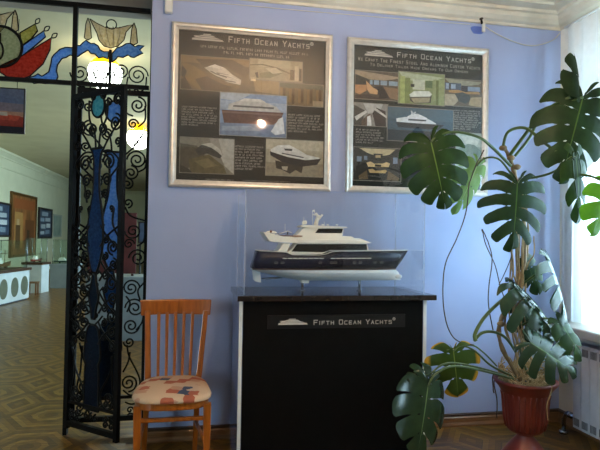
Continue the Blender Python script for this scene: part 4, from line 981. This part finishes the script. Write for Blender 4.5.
M['paint_a'] = mat('orange_brown_painting', '#b4703a', .5, c2='#5e3a1c', scale=2.2, stretch=(1, 3, .6), detail=6)
M['goldframe'] = mat('brown_gilt_frame', '#7a5528', .4, .3, c2='#5e3f1c', scale=12)
M['darkframe'] = mat('dark_wood_frame', '#2a2220', .4); M['paleframe'] = mat('pale_frame', '#b7b6a4', .5)
M['redboard'] = mat('dark_red_felt', '#5a201c', .8, c2='#4a1916', scale=8)
# lamps: a row of white globes with yellow caps, hung close under the hall ceiling
for i, (px_, py_, Y, R) in enumerate(((105, 74, 6.9, .2), (139, 138, 11.2, .235))):
    p = atY(px_, py_, Y); p.z = min(p.z, ZH-R-.03)
    lm = thing('ceiling_lamp', (p.x, p.y, p.z), ('white globe ceiling lamp with a yellow cap just behind the transom', 'white globe ceiling lamp with a yellow cap seen through the side grille')[i], 'lamp', 'globe lamps along the hall ceiling')
    q = MB(); q.ball(p, R, 'globe', 20, 12, (1, 1, .95)); q.build('globe', parent=lm)
    q = MB(); q.lathe([(.001, R+.03), (.06, R+.025), (.12, R*.86), (.9*R, R*.5), (.885*R, R*.46), (.84*R, R*.5)], p, 'yellow', 16); q.build('cap', parent=lm)
    q = MB(); q.tube([(p.x, p.y, p.z+R), (p.x, p.y, ZH)], .01, 'iron'); q.build('stem', parent=lm)
# hanging picture board near the top
pa, pb = atY(-40, 91, 6.0), atY(24.5, 134.5, 6.0)
pa.z = atY(10, 88, 6.0).z; pb.z = atY(20, 134, 6.0).z
hb_ = thing('hanging_picture', ((pa.x+pb.x)/2, 6.0, pb.z), 'picture board of red ships at dusk hanging from the hall ceiling', 'picture')
q = MB(); q.box((pa.x, 5.99, pb.z), (pb.x, 6.02, pa.z), 'darkframe'); bd = q.build('board', parent=hb_)
q = MB(); W_ = pb.x-pa.x; H_ = pa.z-pb.z; k = .012
def hp(poly, c, d): q.add([(pa.x+k+(W_-2*k)*u, 5.99-.001*d, pb.z+k+(H_-2*k)*v) for u, v in poly], [tuple(range(len(poly)))], pm(c))
hp([(0, 0), (1, 0), (1, 1), (0, 1)], '#7f86a6', 1); hp([(0, .35), (1, .35), (1, .6), (0, .62)], '#d8a084', 2); hp([(0, .5), (1, .47), (1, .66), (0, .72)], '#a89098', 2.5); hp([(0, .15), (1, .12), (1, .36), (0, .38)], '#b5402f', 3)
hp([(.3, .3), (.9, .26), (.96, .38), (.35, .42)], '#d8583c', 4); hp([(.05, .36), (.45, .33), (.42, .46), (.1, .48)], '#c84c34', 4); hp([(.6, .38), (.75, .37), (.74, .46), (.62, .46)], '#d8c9b8', 5); hp([(0, 0), (1, 0), (1, .13), (0, .16)], '#2b2530', 3)
q.build('ship_picture', parent=bd, normals=False)
for x in (pa.x+.08, pb.x-.08):
    q = MB(); q.tube([(x, 6.0, pa.z), (x, 6.0, ZH)], .003, 'iron', 5); q.build('cord', parent=hb_)
# pictures on the long side wall
WX = HX
def wall_picture(name, px0, py0, px1, py1, label, fm, pmn, fw, extra=None):
    a, b = atX(px0, py0, WX+.04), atX(px1, py1, WX+.04); a2 = atX(px1, py0, WX+.04)
    y0, y1, z0, z1 = a.y, b.y, b.z, a.z
    t = thing(name, (WX+.03, (y0+y1)/2, z0), label, 'picture')
    q = MB()
    for A, B in (((y0, z0), (y1, z0+fw)), ((y0, z1-fw), (y1, z1)), ((y0, z0+fw), (y0+fw, z1-fw)), ((y1-fw, z0+fw), (y1, z1-fw))):
        q.box((WX+.002, A[0], A[1]), (WX+.06, B[0], B[1]), fm)
    q.build('frame', parent=t)
    q = MB(); q.box((WX+.002, y0+fw, z0+fw), (WX+.035, y1-fw, z1-fw), pmn); c = q.build('canvas', parent=t)
    if extra:
        q = MB(); 
        for k, (u0, v0, u1, v1, cc) in enumerate(extra):
            Y0, Z0, Y1, Z1 = y0+fw+(y1-y0-2*fw)*u0, z0+fw+(z1-z0-2*fw)*v0, y0+fw+(y1-y0-2*fw)*u1, z0+fw+(z1-z0-2*fw)*v1
            q.add([(WX+.0355+.0004*k, Y0, Z0), (WX+.0355+.0004*k, Y1, Z0), (WX+.0355+.0004*k, Y1, Z1), (WX+.0355+.0004*k, Y0, Z1)], [(0, 1, 2, 3)], pm(cc))
        q.build('painted_figure', parent=c, normals=False)
    return t
wall_picture('framed_photo_board', -16, 199, 9.5, 237, 'dark framed board of blue photos beside the tall painting', 'darkframe', 'photo_a', .05, PATCH)
wall_picture('framed_painting', 11.5, 191, 35.3, 255, 'tall orange-brown painting in a gilt frame on the hall wall', 'goldframe', 'paint_a', .08,
             [(.12, .1, .45, .72, '#c08a4a'), (.16, .1, .34, .5, '#6b4a28'), (.2, .5, .3, .6, '#d0a878'), (.55, .05, .95, .6, '#7a4724'), (.62, .1, .74, .42, '#4e3520'), (.08, .78, .95, .95, '#a85a2c')])
wall_picture('framed_photo_board', 39.2, 207, 51.5, 238.5, 'narrow dark framed photo board between the tall painting and the pale picture', 'darkframe', 'photo_a', .07, PATCH)
wall_picture('framed_picture', 53, 214, 61, 237, 'pale green landscape picture on the hall wall close to the iron post', 'paleframe', 'photo_b', .05)

def ship(name, c, L, ang, m, label, mast=True):
    c = Vector(c); d = Vector((math.sin(ang), math.cos(ang), 0)); nn = Vector((d.y, -d.x, 0)); 
    t = thing(name, c, label, 'model ship', 'model ships in the hall vitrines')
    F = lambda a, b, z: c+d*a*L+nn*b*L+Vector((0, 0, z*L))
    q = MB(); secs = [(-.5, .06, .13), (-.35, .085, .12), (0, .09, .11), (.3, .07, .12), (.5, .004, .155)]
    vs = []
    for a, hb, sh in secs: vs += [F(a, -hb, sh), F(a*.94, -hb*.7, .05), F(a*.94, hb*.7, .05), F(a, hb, sh)]
    q.add(vs, [(i*4+k, i*4+(k+1) % 4, (i+1)*4+(k+1) % 4, (i+1)*4+k) for i in range(4) for k in range(4)]+[(0, 1, 2, 3), (19, 18, 17, 16)], m); q.build('hull', parent=t)
    q = MB(); bxs = [(-.3, .0, .12, .2), (-.25, -.05, .2, .25)]
    for a0, a1, z0, z1 in bxs:
        vs = [F(a, b, z) for z in (z0, z1) for a, b in ((a0, -.05), (a1, -.05), (a1, .05), (a0, .05))]
        q.add(vs, [(3,2,1,0),(4,5,6,7),(0,1,5,4),(1,2,6,5),(2,3,7,6),(3,0,4,7)], 'yachtwhite')
    q.build('deckhouse', parent=t)
    q = MB()
    for a in (-.1, .2): q.tube([F(a, 0, .12), F(a, 0, .42)], .008*L, 'shipwood', 5); q.tube([F(a, -.1, .34), F(a, .1, .34)], .005*L, 'shipwood', 5)
    q.build('mast', parent=t)
    q = MB()
    for a in (-.25, .25):
        vs = [F(a+o, b, z) for z in (0, .055) for o, b in ((-.03, -.03), (.03, -.03), (.03, .03), (-.03, .03))]
        q.add(vs, [(3,2,1,0),(4,5,6,7),(0,1,5,4),(1,2,6,5),(2,3,7,6),(3,0,4,7)], 'darkwood')
    q.build('cradle', parent=t)
def cabinet(name, P, ang, length, depth, h, label, body, top, holes=(), toph=.05, vh=.5, ghold=True, over=.03, toe=0):
    """P: the far front corner on the floor; the front runs back from it towards the viewer."""
    d = Vector((math.sin(ang), math.cos(ang), 0)); nn = Vector((-d.y, d.x, 0))
    F = lambda a, b, z: P-d*a+nn*b+Vector((0, 0, z))
    t = thing(name, P+nn*depth/2-d*length/2, label, 'display cabinet')
    def bx(q, a0, a1, b0, b1, z0, z1, m):
        vs = [F(a, b, z) for z in (z0, z1) for a, b in ((a0, b0), (a1, b0), (a1, b1), (a0, b1))]
        q.add(vs, [(3,2,1,0),(4,5,6,7),(0,1,5,4),(1,2,6,5),(2,3,7,6),(3,0,4,7)], m)
    q = MB(); bx(q, 0, length, 0, depth, toe, h, body); bo = q.build('body', parent=t)
    if toe:
        q = MB(); bx(q, .03, length-.03, .03, depth-.03, 0, toe, 'slot'); q.build('plinth', parent=t)
    q = MB(); bx(q, -over, length+over, -over, depth+over, h, h+toph, top); q.build('tabletop', parent=t)
    for k, (a, z, r) in enumerate(holes):
        q = MB(); pts = [(a+r*.8*math.cos(2*PI*i/24), z+r*math.sin(2*PI*i/24)) for i in range(24)]
        q.prism(pts, lambda a_, z_: F(a_, -.006, z_), lambda a_, z_: F(a_, .004, z_), 'olive'); o = q.build('porthole', parent=bo)
    if vh:
        z0 = h+toph; e = .04
        q = MB()
        for a0, a1, b0, b1 in ((e, length-e, e, e+.008), (e, length-e, depth-e-.008, depth-e), (e, e+.008, e+.008, depth-e-.008), (length-e-.008, length-e, e+.008, depth-e-.008)): bx(q, a0, a1, b0, b1, z0, z0+vh, 'vitrine')
        bx(q, e, length-e, e, depth-e, z0+vh, z0+vh+.008, 'vitrine'); gl = q.build('glass_case', parent=t)
        q = MB()
        for a in (e, length-e):
            for b in (e, depth-e): q.tube([F(a, b, z0), F(a, b, z0+vh+.008)], .006, 'steel', 4)
        q.build('case_edge', parent=gl)
    return t, F
A1 = math.radians(8)
PC = atZ(28.8, 299, 0); dC = Vector((math.sin(A1), math.cos(A1), 0))
hC = .60
holes = []
for px_ in (3.5, 14.6, 24.2):
    k = -floor_line(px_, PC, dC); holes.append((k, .30, .19))
c1, F1 = cabinet('porthole_counter', PC, A1, 3.3, .6, hC, 'long white counter with olive oval portholes and a dark top along the hall wall', 'board', 'darkwood', holes, .05, .55, toe=.03)
for i, (a, m) in enumerate(((.6, 'shipwood'), (1.6, 'shipred'), (2.6, 'shipwood'))):
    ship('model_ship', F1(a, .3, hC+.051), .85, A1, m, ('wooden model ship in the counter vitrine at the end by the white cabinet', 'red model ship in the middle of the porthole counter vitrine', 'wooden model ship in the near part of the counter vitrine')[i])
PB, PB2 = atZ(48.5, 291.3, 0), atZ(41, 293, 0); dB = PB-PB2
c2, F2 = cabinet('white_cabinet', PB, math.atan2(dB.x, dB.y), dB.length, .42, .64, 'pale cabinet with a glass case, standing beyond the end of the porthole counter', 'board', 'darkwood', (), .05, .55)
ship('model_ship', F2(dB.length/2, .2, .691), .55, math.atan2(dB.x, dB.y), 'shipred', 'red hulled model ship on the pale cabinet beyond the porthole counter')
PD, PD2 = atZ(72, 288.5, 0), atZ(49.5, 288.2, 0); dD = PD-PD2
c3, F3 = cabinet('grey_cabinet', PD, math.atan2(dD.x, dD.y), dD.length, .55, .55, 'low grey cabinet with a glass case beside the iron post', 'greycab', 'greycab', (), .05, .6)
ship('model_ship', F3(dD.length*.5, .27, .601), .6, math.atan2(dD.x, dD.y), 'shipgreen', 'green hulled model ship on the low grey cabinet')
st = thing('stool', atZ(32.5, 295, 0), 'small wooden stool at the end of the porthole counter', 'stool'); p = ORG[st.name]
q = MB(); q.box((p.x-.11, p.y-.11, .26), (p.x+.11, p.y+.11, .29), 'shipwood'); q.build('seat', parent=st)
for sx in (-1, 1):
    for sy in (-1, 1): q = MB(); q.box((p.x+sx*.085-.015, p.y+sy*.085-.015, 0), (p.x+sx*.085+.015, p.y+sy*.085+.015, .26), 'shipwood'); q.build('leg', parent=st)
# behind the side grille: grey cabinet carrying a dark red board, and framed pictures on the end wall
PG = atZ(124, 341, 0)
c4, F4 = cabinet('grey_counter', Vector((PG.x+1.3, PG.y, 0)), math.radians(90), 1.78, .6, .78, 'grey counter behind the side grille, carrying a dark red board', 'greycab', 'greycab', (), .03, 0, over=.01)
p0, p1 = atY(87, 290, PG.y+.3), atY(137, 213, PG.y+.3)
rb = thing('display_board', ((p0.x+p1.x)/2, PG.y+.3, .81), 'dark red felt display board standing on the grey counter', 'board')
q = MB(); q.box((p0.x, PG.y+.28, .84), (p1.x, PG.y+.31, p1.z), 'redboard'); q.build('panel', parent=rb)
for x in (p0.x+.03, p1.x-.05):
    q = MB(); q.box((x, PG.y+.22, .81), (x+.03, PG.y+.37, .84), 'darkwood'); q.build('foot', parent=rb)
for i, (a, b, lab) in enumerate((((138, 222), (147, 243), 'small grey framed picture on a stand beside the dark red board'),)):
    p0, p1 = atY(a[0], b[1], 8.2), atY(b[0]+8, a[1], 8.2)
    t = thing('picture_stand', ((p0.x+p1.x)/2, 8.2, 0), lab, 'picture')
    q = MB(); q.box((p0.x, 8.19, p0.z), (p1.x, 8.22, p1.z), 'darkframe'); fr_ = q.build('frame', parent=t)
    q = MB(); q.box((p0.x+.02, 8.182, p0.z+.02), (p1.x-.02, 8.191, p1.z-.02), 'photo_a'); q.build('canvas', parent=fr_)
    for x in (p0.x+.03, p1.x-.03): q = MB(); q.tube([(x, 8.21, 0), (x, 8.21, p0.z)], .012, 'iron'); q.build('leg', parent=t)
# ------------------------------------------------------------------ potted monstera
pc = atZ(525.5, 380, .50); pc.z = 0
pl_ = thing('potted_monstera', pc, 'tall potted split-leaf plant in a terracotta urn between the pedestal and the window', 'plant')
q = MB(); q.lathe([(.001, .0), (.150, .0), (.150, .022), (.138, .05), (.085, .12), (.048, .165), (.048, .185), (.10, .196), (.112, .215), (.124, .27), (.130, .34), (.134, .40), (.142, .43), (.158, .458), (.180, .482), (.187, .492), (.187, .505), (.178, .508), (.160, .49), (.142, .47), (.001, .47)], pc, 'terracotta', 72)
pot = q.build('urn_pot', parent=pl_)
q = MB()
for k in range(26):
    g = 2*PI*k/26
    q.tube([(pc.x+(r+.001)*math.cos(g), pc.y+(r+.001)*math.sin(g), z) for r, z in ((.113, .217), (.124, .27), (.130, .34), (.134, .40), (.141, .428))], .0055, 'terracotta', 5)
q.build('rib', parent=pot)
q = MB(); q.lathe([(.001, .487), (.08, .486), (.155, .478), (.155, .465)], pc, 'soil', 32); q.build('soil', parent=pl_)
rnd = random.Random(5)
def wob(pts, a, n=6): 
    return [p+Vector((rnd.uniform(-a, a), rnd.uniform(-a, a), rnd.uniform(-a, a)*.4)) if 0 < i < len(pts)-1 else p for i, p in enumerate(spline(pts, n))]
def path(pp): return [atY(*p) for p in pp]
# trunk
q = MB(); tp = spline([Vector((pc.x-.02, pc.y, .48))]+path([(503, 350, 3.06), (499, 328, 3.07), (506, 309, 3.09), (517, 288, 3.11), (524, 262, 3.12), (525, 230, 3.12), (521, 200, 3.1), (515, 175, 3.08), (510, 158, 3.06), (503, 146, 3.05)]), 6)
q.tube(tp, [.013+.003*math.sin(i*1.3) for i in range(len(tp))], 'bark', 8); stem = q.build('stem', parent=pl_)
for x, y in ((517, 167), (511, 158), (503, 148), (501, 324)):
    q = MB(); c = atY(x, y, 3.05); q.ball(c, .022, 'bark', 8, 6, (1.2, 1, .8)); q.build('stem_node', parent=stem)
# aerial roots
def root(pts, r, m='root', w=.006):
    q = MB(); q.tube(wob(pts, w), r, m, 5); q.build('aerial_root', parent=pl_)
root(path([(484, 150, 2.98), (471, 178, 2.96), (466, 212, 2.95), (457, 238, 2.95), (446, 262, 2.95), (443, 285, 2.95), (444, 310, 2.95), (449, 330, 2.96), (458, 341, 2.98), (474, 345, 3.0)]), .0035, 'root_dark', .003)
root(path([(482, 229, 3.1), (490, 248, 3.1), (492, 262, 3.1), (489, 285, 3.1), (488.5, 305, 3.1), (493, 330, 3.1)]), .0035, 'root_dark', .003)
root(path([(482, 229, 3.12), (486, 245, 3.12), (495, 265, 3.12), (500, 285, 3.12), (505, 300, 3.12)]), .0032, 'root_dark', .003)
root(path([(499, 285, 3.1), (507, 268, 3.1), (512, 255, 3.1)]), .003, 'root_dark', .003)
root(path([(494, 393, 3.2), (492.5, 378, 3.2), (496, 372, 3.18)])+[Vector((pc.x-.15, pc.y+.05, .52))], .004, 'root_dark', .002)
root(path([(497, 418, 3.55), (497, 400, 3.45), (494, 383, 3.3), (497, 374, 3.2)]), .004, 'root_dark', .003)
for i in range(17):
    x0 = 513+rnd.uniform(-2, 13); x1 = rnd.uniform(-.1, .1); yy = 3.06+rnd.uniform(0, .12)
    y0 = rnd.uniform(178, 240)
    root(path([(x0, y0, yy), (x0+rnd.uniform(-1, 3), y0+35, yy), (x0+rnd.uniform(-4, 4), 290, yy), (x0+rnd.uniform(-9, 7), 330, yy)])+[Vector((pc.x+x1, pc.y+rnd.uniform(-.08, .08), .49))], rnd.uniform(.003, .0065), 'root', .006)
root(path([(534, 236, 3.0), (534, 254, 3.0), (529, 262, 3.02), (526, 270, 3.04)]), .004, 'root', .003)
root(path([(548, 372, 2.9), (552, 388, 2.88), (547, 405, 2.88), (548, 420, 2.9)]), .0035, 'root', .002)
q = MB()
for i in range(110):
    g = rnd.uniform(0, 2*PI); R_ = rnd.uniform(.03, .15); p = Vector((pc.x+R_*math.cos(g), pc.y+R_*math.sin(g), .495)); pts = [p]
    for k in range(5):
        g += rnd.uniform(-1.2, 1.2); p = p+Vector((.045*math.cos(g), .045*math.sin(g), rnd.uniform(-.025, .05)))
        o = p-Vector((pc.x, pc.y, 0)); o.z = 0
        if o.length > .155: p = Vector((pc.x, pc.y, p.z))+o.normalized()*.155
        p.z = max(.49, min(.62, p.z)); pts.append(p)
    q.tube(spline(pts, 3), rnd.uniform(.003, .005), 'root', 4)
tag(q.build('root_tangle', parent=pl_), kind='stuff')

HALF = [(0.01, .0), (-.12, .06), (-.24, .22), (-.27, .46), (-.19, .76), (.0, .97), (.22, 1.02), (.44, .94), (.64, .76), (.82, .50), (.94, .22), (1.0, .0)]
def leaf(base, tip, width, nrm, m, lobes=6, t0=.38, gap=.42, fold=.12, droop=.1, ripple=.012, seed=0, stem_from=None, pr=.006, half=HALF, mname=None, side=(1, 1)):
    B = base if isinstance(base, Vector) else atY(*base); T = tip if isinstance(tip, Vector) else atY(*tip)
    L = (T-B).length; v = (T-B)/L; n = Vector(nrm); n = (n-v*n.dot(v)).normalized(); u = v.cross(n)
    rl = random.Random(seed); E = spline([(a, b, 0) for a, b in half], 8); ne = len(E)-1
    def edge(qv):
        f_ = max(0, min(1, qv))*ne; i = min(int(f_), ne-1); return E[i].lerp(E[i+1], f_-i)
    q = MB(); TS = [0, .06, .14, .2, .28, t0, t0+.12, t0+.26, .82, .93, 1.0]; NQ = 8
    for s in (-1, 1):
        w = width*.5*side[0 if s < 0 else 1]
        cuts = [0]+[(k+rl.uniform(-.12, .12))/lobes for k in range(1, lobes)]+[1]
        for k in range(lobes):
            q0, q1 = cuts[k], cuts[k+1]; qc = (q0+q1)/2; vs = []; at_ = []
            gl = gap*rl.uniform(.6, 1.05); tl = 1-rl.uniform(0, .07); bend = rl.uniform(-.02, .05); dz = rl.uniform(-1, 1)*ripple
            for j in range(NQ+1):
                x = -1+2*j/NQ
                for t in TS:
                    g = 0 if t <= t0 else gl*((t-t0)/(1-t0))**.55
                    if k in (0,) and x < 0: g *= .5
                    if abs(t-.2) < .01: g += .10
                    if k == lobes-1 and x > 0: g = 0
                    qq = qc+(q1-q0)/2*x*(1-g)
                    tt = t*(1-.07*abs(x)**4*(t**3))*(1 if t < .9 else tl)
                    e = edge(qq); o = Vector((max(0, (qq-.34)/.66)**1.15*.90, 0, 0))
                    p = o.lerp(e, tt); vv, uu = p.x, p.y
                    vv += bend*tt*tt+.11*tt*tt*uu-.03*math.sin(PI*tt)*uu
                    z = -fold*w*2*(uu**2) - droop*L*(max(vv, 0)**2) + .03*w*math.exp(-(uu*6)**2)*0 + dz*tt + .010*math.cos(x*PI/2)*min(1, tt*2)*w*1.2 - .10*w*tt**3
                    vs.append(B+v*(vv*L)+u*(s*uu*w)+n*z); at_.append(tt)
            K = len(TS)
            q.add(vs, [(j*K+i, (j+1)*K+i, (j+1)*K+i+1, j*K+i+1) for j in range(NQ) for i in range(K-1)], m, True, at_)
    o = q.build('leaf', parent=pl_, att=True, merge=True, normals=True)
    if stem_from:
        pts = [atY(*p) if not isinstance(p, Vector) else p for p in stem_from]
        pq = MB(); sp_ = spline(pts+[B], 7); pq.tube(sp_, [pr*(1.25-.45*i/len(sp_)) for i in range(len(sp_))], 'petiole', 7); pq.build('petiole', parent=o)
    return o
F0 = -CF; UP = Vector((0, 0, 1)); WN = Vector((1, 0, 0))
node = (505, 160, 3.06)
# the leaf in front of the second poster
leaf((431, 142, 2.98), (447, 208, 2.92), .41, F0+UP*.25-WN*.1, 'leaf_mid', 8, t0=.42, gap=.26, seed=1, stem_from=[(511, 166, 3.06), (492, 147, 3.02), (478, 137, 2.98), (455, 132, 2.97), (438, 136, 2.98)], pr=.008)
# pale one behind it
leaf((477, 166, 3.2), (458, 215, 3.22), .25, F0*1+WN*.5, 'leaf_pale', 6, t0=.42, gap=.34, seed=2, stem_from=[(514, 178, 3.12), (500, 160, 3.14), (486, 158, 3.18)])
# dark leaf in front of the stem
leaf((517.5, 183, 2.92), (514, 251, 2.9), .42, F0+UP*.2+WN*.05, 'leaf', 8, t0=.28, gap=.52, seed=3, stem_from=[(522, 200, 3.08), (528, 185, 3.02), (523, 176, 2.94)], droop=.06)
# the big upper leaf against the curtain
leaf((583, 97, 2.62), (562, 181, 2.6), .43, F0+UP*.1-WN*.1, 'leaf', 8, t0=.42, gap=.38, seed=14, stem_from=[(510, 155, 3.05), (530, 128, 2.9), (543, 110, 2.78), (566, 103, 2.66)], pr=.009, droop=.05)
leaf((580, 95, 2.63), (578, 51, 2.66), .17, F0+WN*.9, 'leaf', 3, t0=.5, gap=.4, seed=5, fold=.4)
leaf((576, 157, 2.55), (584, 222, 2.52), .20, F0+WN*.4, 'leaf_mid', 5, t0=.25, gap=.5, seed=6, stem_from=[(520, 180, 3.08), (545, 175, 2.8), (560, 168, 2.65), (570, 158, 2.56)])
leaf((610, 190, 2.45), (596, 235, 2.45), .26, F0-UP*.2+WN*.3, 'leaf_bright', 5, t0=.3, gap=.4, seed=7, stem_from=[(560, 172, 2.7), (590, 176, 2.5), (606, 184, 2.45)])
# drooping glossy leaves beside the window
leaf((518, 286, 3.02), (572, 336, 2.86), .40, UP*1.0+WN*.7-Vector((0, 1, 0))*.95, 'leaf_gloss', 8, t0=.25, gap=.5, fold=.35, droop=.2, seed=8, stem_from=[(523, 300, 3.1), (519, 292, 3.06)])
leaf((551, 262, 2.95), (577, 330, 2.85), .29, UP*.6+WN*1.0-Vector((0, 1, 0))*.75, 'leaf_gloss', 8, t0=.2, gap=.6, fold=.3, droop=.1, seed=9, stem_from=[(524, 283, 3.1), (535, 275, 3.03), (545, 268, 2.98)])
leaf((527, 262, 3.12), (541, 296, 3.1), .16, F0+UP*.3, 'leaf', 4, t0=.4, gap=.3, seed=21, stem_from=[(521, 300, 3.12), (524, 276, 3.13)])
leaf((522, 308, 3.14), (546, 345, 3.1), .24, F0+WN*.4+UP*.2, 'leaf', 5, seed=22, stem_from=[(518, 320, 3.1), (517, 311, 3.12)])
leaf((531, 343, 2.82), (582, 374, 2.70), .37, F0*1+UP*.55+WN*.2, 'leaf_gloss', 8, t0=.28, gap=.5, fold=.2, droop=.12, seed=10, stem_from=[Vector((pc.x+.02, pc.y-.02, .50)), (522, 358, 2.98), (521, 345, 2.88)], side=(1.15, .8))
leaf((560, 322, 2.85), (586, 359, 2.78), .2, F0*.6+UP*.8, 'leaf_mid', 5, t0=.5, gap=.25, seed=11, stem_from=[(522, 325, 3.05), (540, 318, 2.95)])
# low leaves by the pedestal
leaf((453.5, 351, 2.98), (459, 397, 2.95), .33, F0+UP*.15, 'leaf_yellow', 5, t0=.36, gap=.5, seed=12, stem_from=[Vector((pc.x-.05, pc.y, .51)), (492, 366, 3.0), (475, 351, 2.98), (462, 346, 2.98)], droop=.05)
leaf((428, 386, 2.80), (420, 458, 2.74), .315, F0+UP*.5+WN*.3, 'leaf_gloss', 6, t0=.46, gap=.28, fold=.22, seed=13, stem_from=[Vector((pc.x-.08, pc.y-.04, .51)), (488, 372, 2.95), (455, 366, 2.85), (436, 374, 2.81)])
leaf((430, 374, 2.86), (408, 378, 2.83), .17, F0+UP*.7, 'leaf', 4, seed=15, stem_from=[Vector((pc.x-.07, pc.y-.02, .51)), (480, 368, 2.98), (448, 363, 2.9)])
# long arching leaf stalks whose blades have gone
for pts, r in (([(503, 147, 3.05), (508, 132, 2.98), (525, 128, 2.9), (541, 140, 2.8), (556, 152, 2.64)], .009), ([(515, 156, 3.04), (530, 137, 2.95), (541, 113, 2.85), (552, 106, 2.72), (570, 97, 2.64)], .009),
               ([(516, 292, 3.1), (500, 302, 3.06), (484, 318, 3.02), (475, 334, 3.0), (476, 341, 2.99)], .011), ([(474, 341, 3.0), (482, 333, 3.0), (494, 332, 3.0), (506, 338, 3.02), (516, 352, 3.05)], .009), ([(497, 366, 3.03), (483, 352, 3.0), (470, 345, 3.0), (447, 350, 2.99)], .005)):
    q = MB(); q.tube(spline(path(pts), 7), r, 'petiole', 7); q.build('leaf_stalk', parent=pl_)

# ------------------------------------------------------------------ pendant lamp of this room (seen mirrored in the first poster)
LP = Vector((.70, 1.45, 2.60))
lm = thing('pendant_lamp', LP, 'bowl pendant lamp hanging from the ceiling, mirrored in the shipyard poster', 'lamp')
q = MB(); q.lathe([(.001, -.07), (.05, -.065), (.085, -.045), (.105, -.01), (.11, .0), (.104, .0), (.08, -.04), (.001, -.06)], LP, 'lampglass', 28); q.build('bowl', parent=lm, normals=False)
q = MB(); q.ball((LP.x, LP.y, LP.z-.005), .035, 'bulb', 16, 10); q.build('bulb', parent=lm)
q = MB(); q.tube([(LP.x, LP.y, LP.z+.03), (LP.x, LP.y, LP.z+.24)], .008, 'steel', 8); q.build('bulb_holder', parent=lm)
q = MB()
for k in range(3):
    g = 2*PI*k/3+.4; q.tube([(LP.x+.107*math.cos(g), LP.y+.107*math.sin(g), LP.z), (LP.x, LP.y, LP.z+.24)], .0045, 'steel', 5)
q.build('wire', parent=lm)
q = MB(); q.tube([LP+Vector((0, 0, .24)), (LP.x, LP.y, ZC-.02)], .005, 'root', 5); q.build('cord', parent=lm)
q = MB(); q.lathe([(.001, 0), (.05, 0), (.05, .02), (.001, .025)], (LP.x, LP.y, ZC-.026), 'white_paint', 20); q.build('ceiling_rose', parent=lm)

# ------------------------------------------------------------------ daylight, camera, view
wd = bpy.data.worlds.new('overcast'); SC.world = wd; wd.use_nodes = True
nt = wd.node_tree; bg = nt.nodes['Background']
tc = nt.nodes.new('ShaderNodeTexCoord'); sp = nt.nodes.new('ShaderNodeSeparateXYZ'); nt.links.new(tc.outputs['Generated'], sp.inputs[0])
r = ramp(nt, [(.0, (.26, .38, .46)), (.44, (.50, .76, .95)), (.5, (.56, .84, 1.0)), (.56, (.56, .84, 1.0)), (.75, (.30, .46, .57)), (1, (.2, .32, .42))])
nt.links.new(math_(nt, 'ADD', math_(nt, 'MULTIPLY', sp.outputs[2], .5), .5), r.inputs[0]); nt.links.new(r.outputs[0], bg.inputs[0])
bg.inputs[1].default_value = 10.5

cam = bpy.data.cameras.new('camera'); co = bpy.data.objects.new('camera', cam); COL.objects.link(co)
cam.sensor_fit = 'HORIZONTAL'; cam.sensor_width = 36; cam.lens = 36*FOC/600; cam.clip_start = .05; cam.clip_end = 100
mt = Matrix((CR, CU, -CF)).transposed().to_4x4(); mt.translation = CP; co.matrix_world = mt
SC.camera = co
vs_ = SC.view_settings; vs_.view_transform = 'Standard'; vs_.look = 'None'; vs_.gamma = 1; vs_.use_curve_mapping = False; vs_.exposure = 1.18
cy = SC.cycles; cy.max_bounces = 10; cy.diffuse_bounces = 5; cy.glossy_bounces = 5; cy.transparent_max_bounces = 32; cy.transmission_bounces = 8; cy.use_denoising = True; cy.caustics_reflective = False; cy.caustics_refractive = False
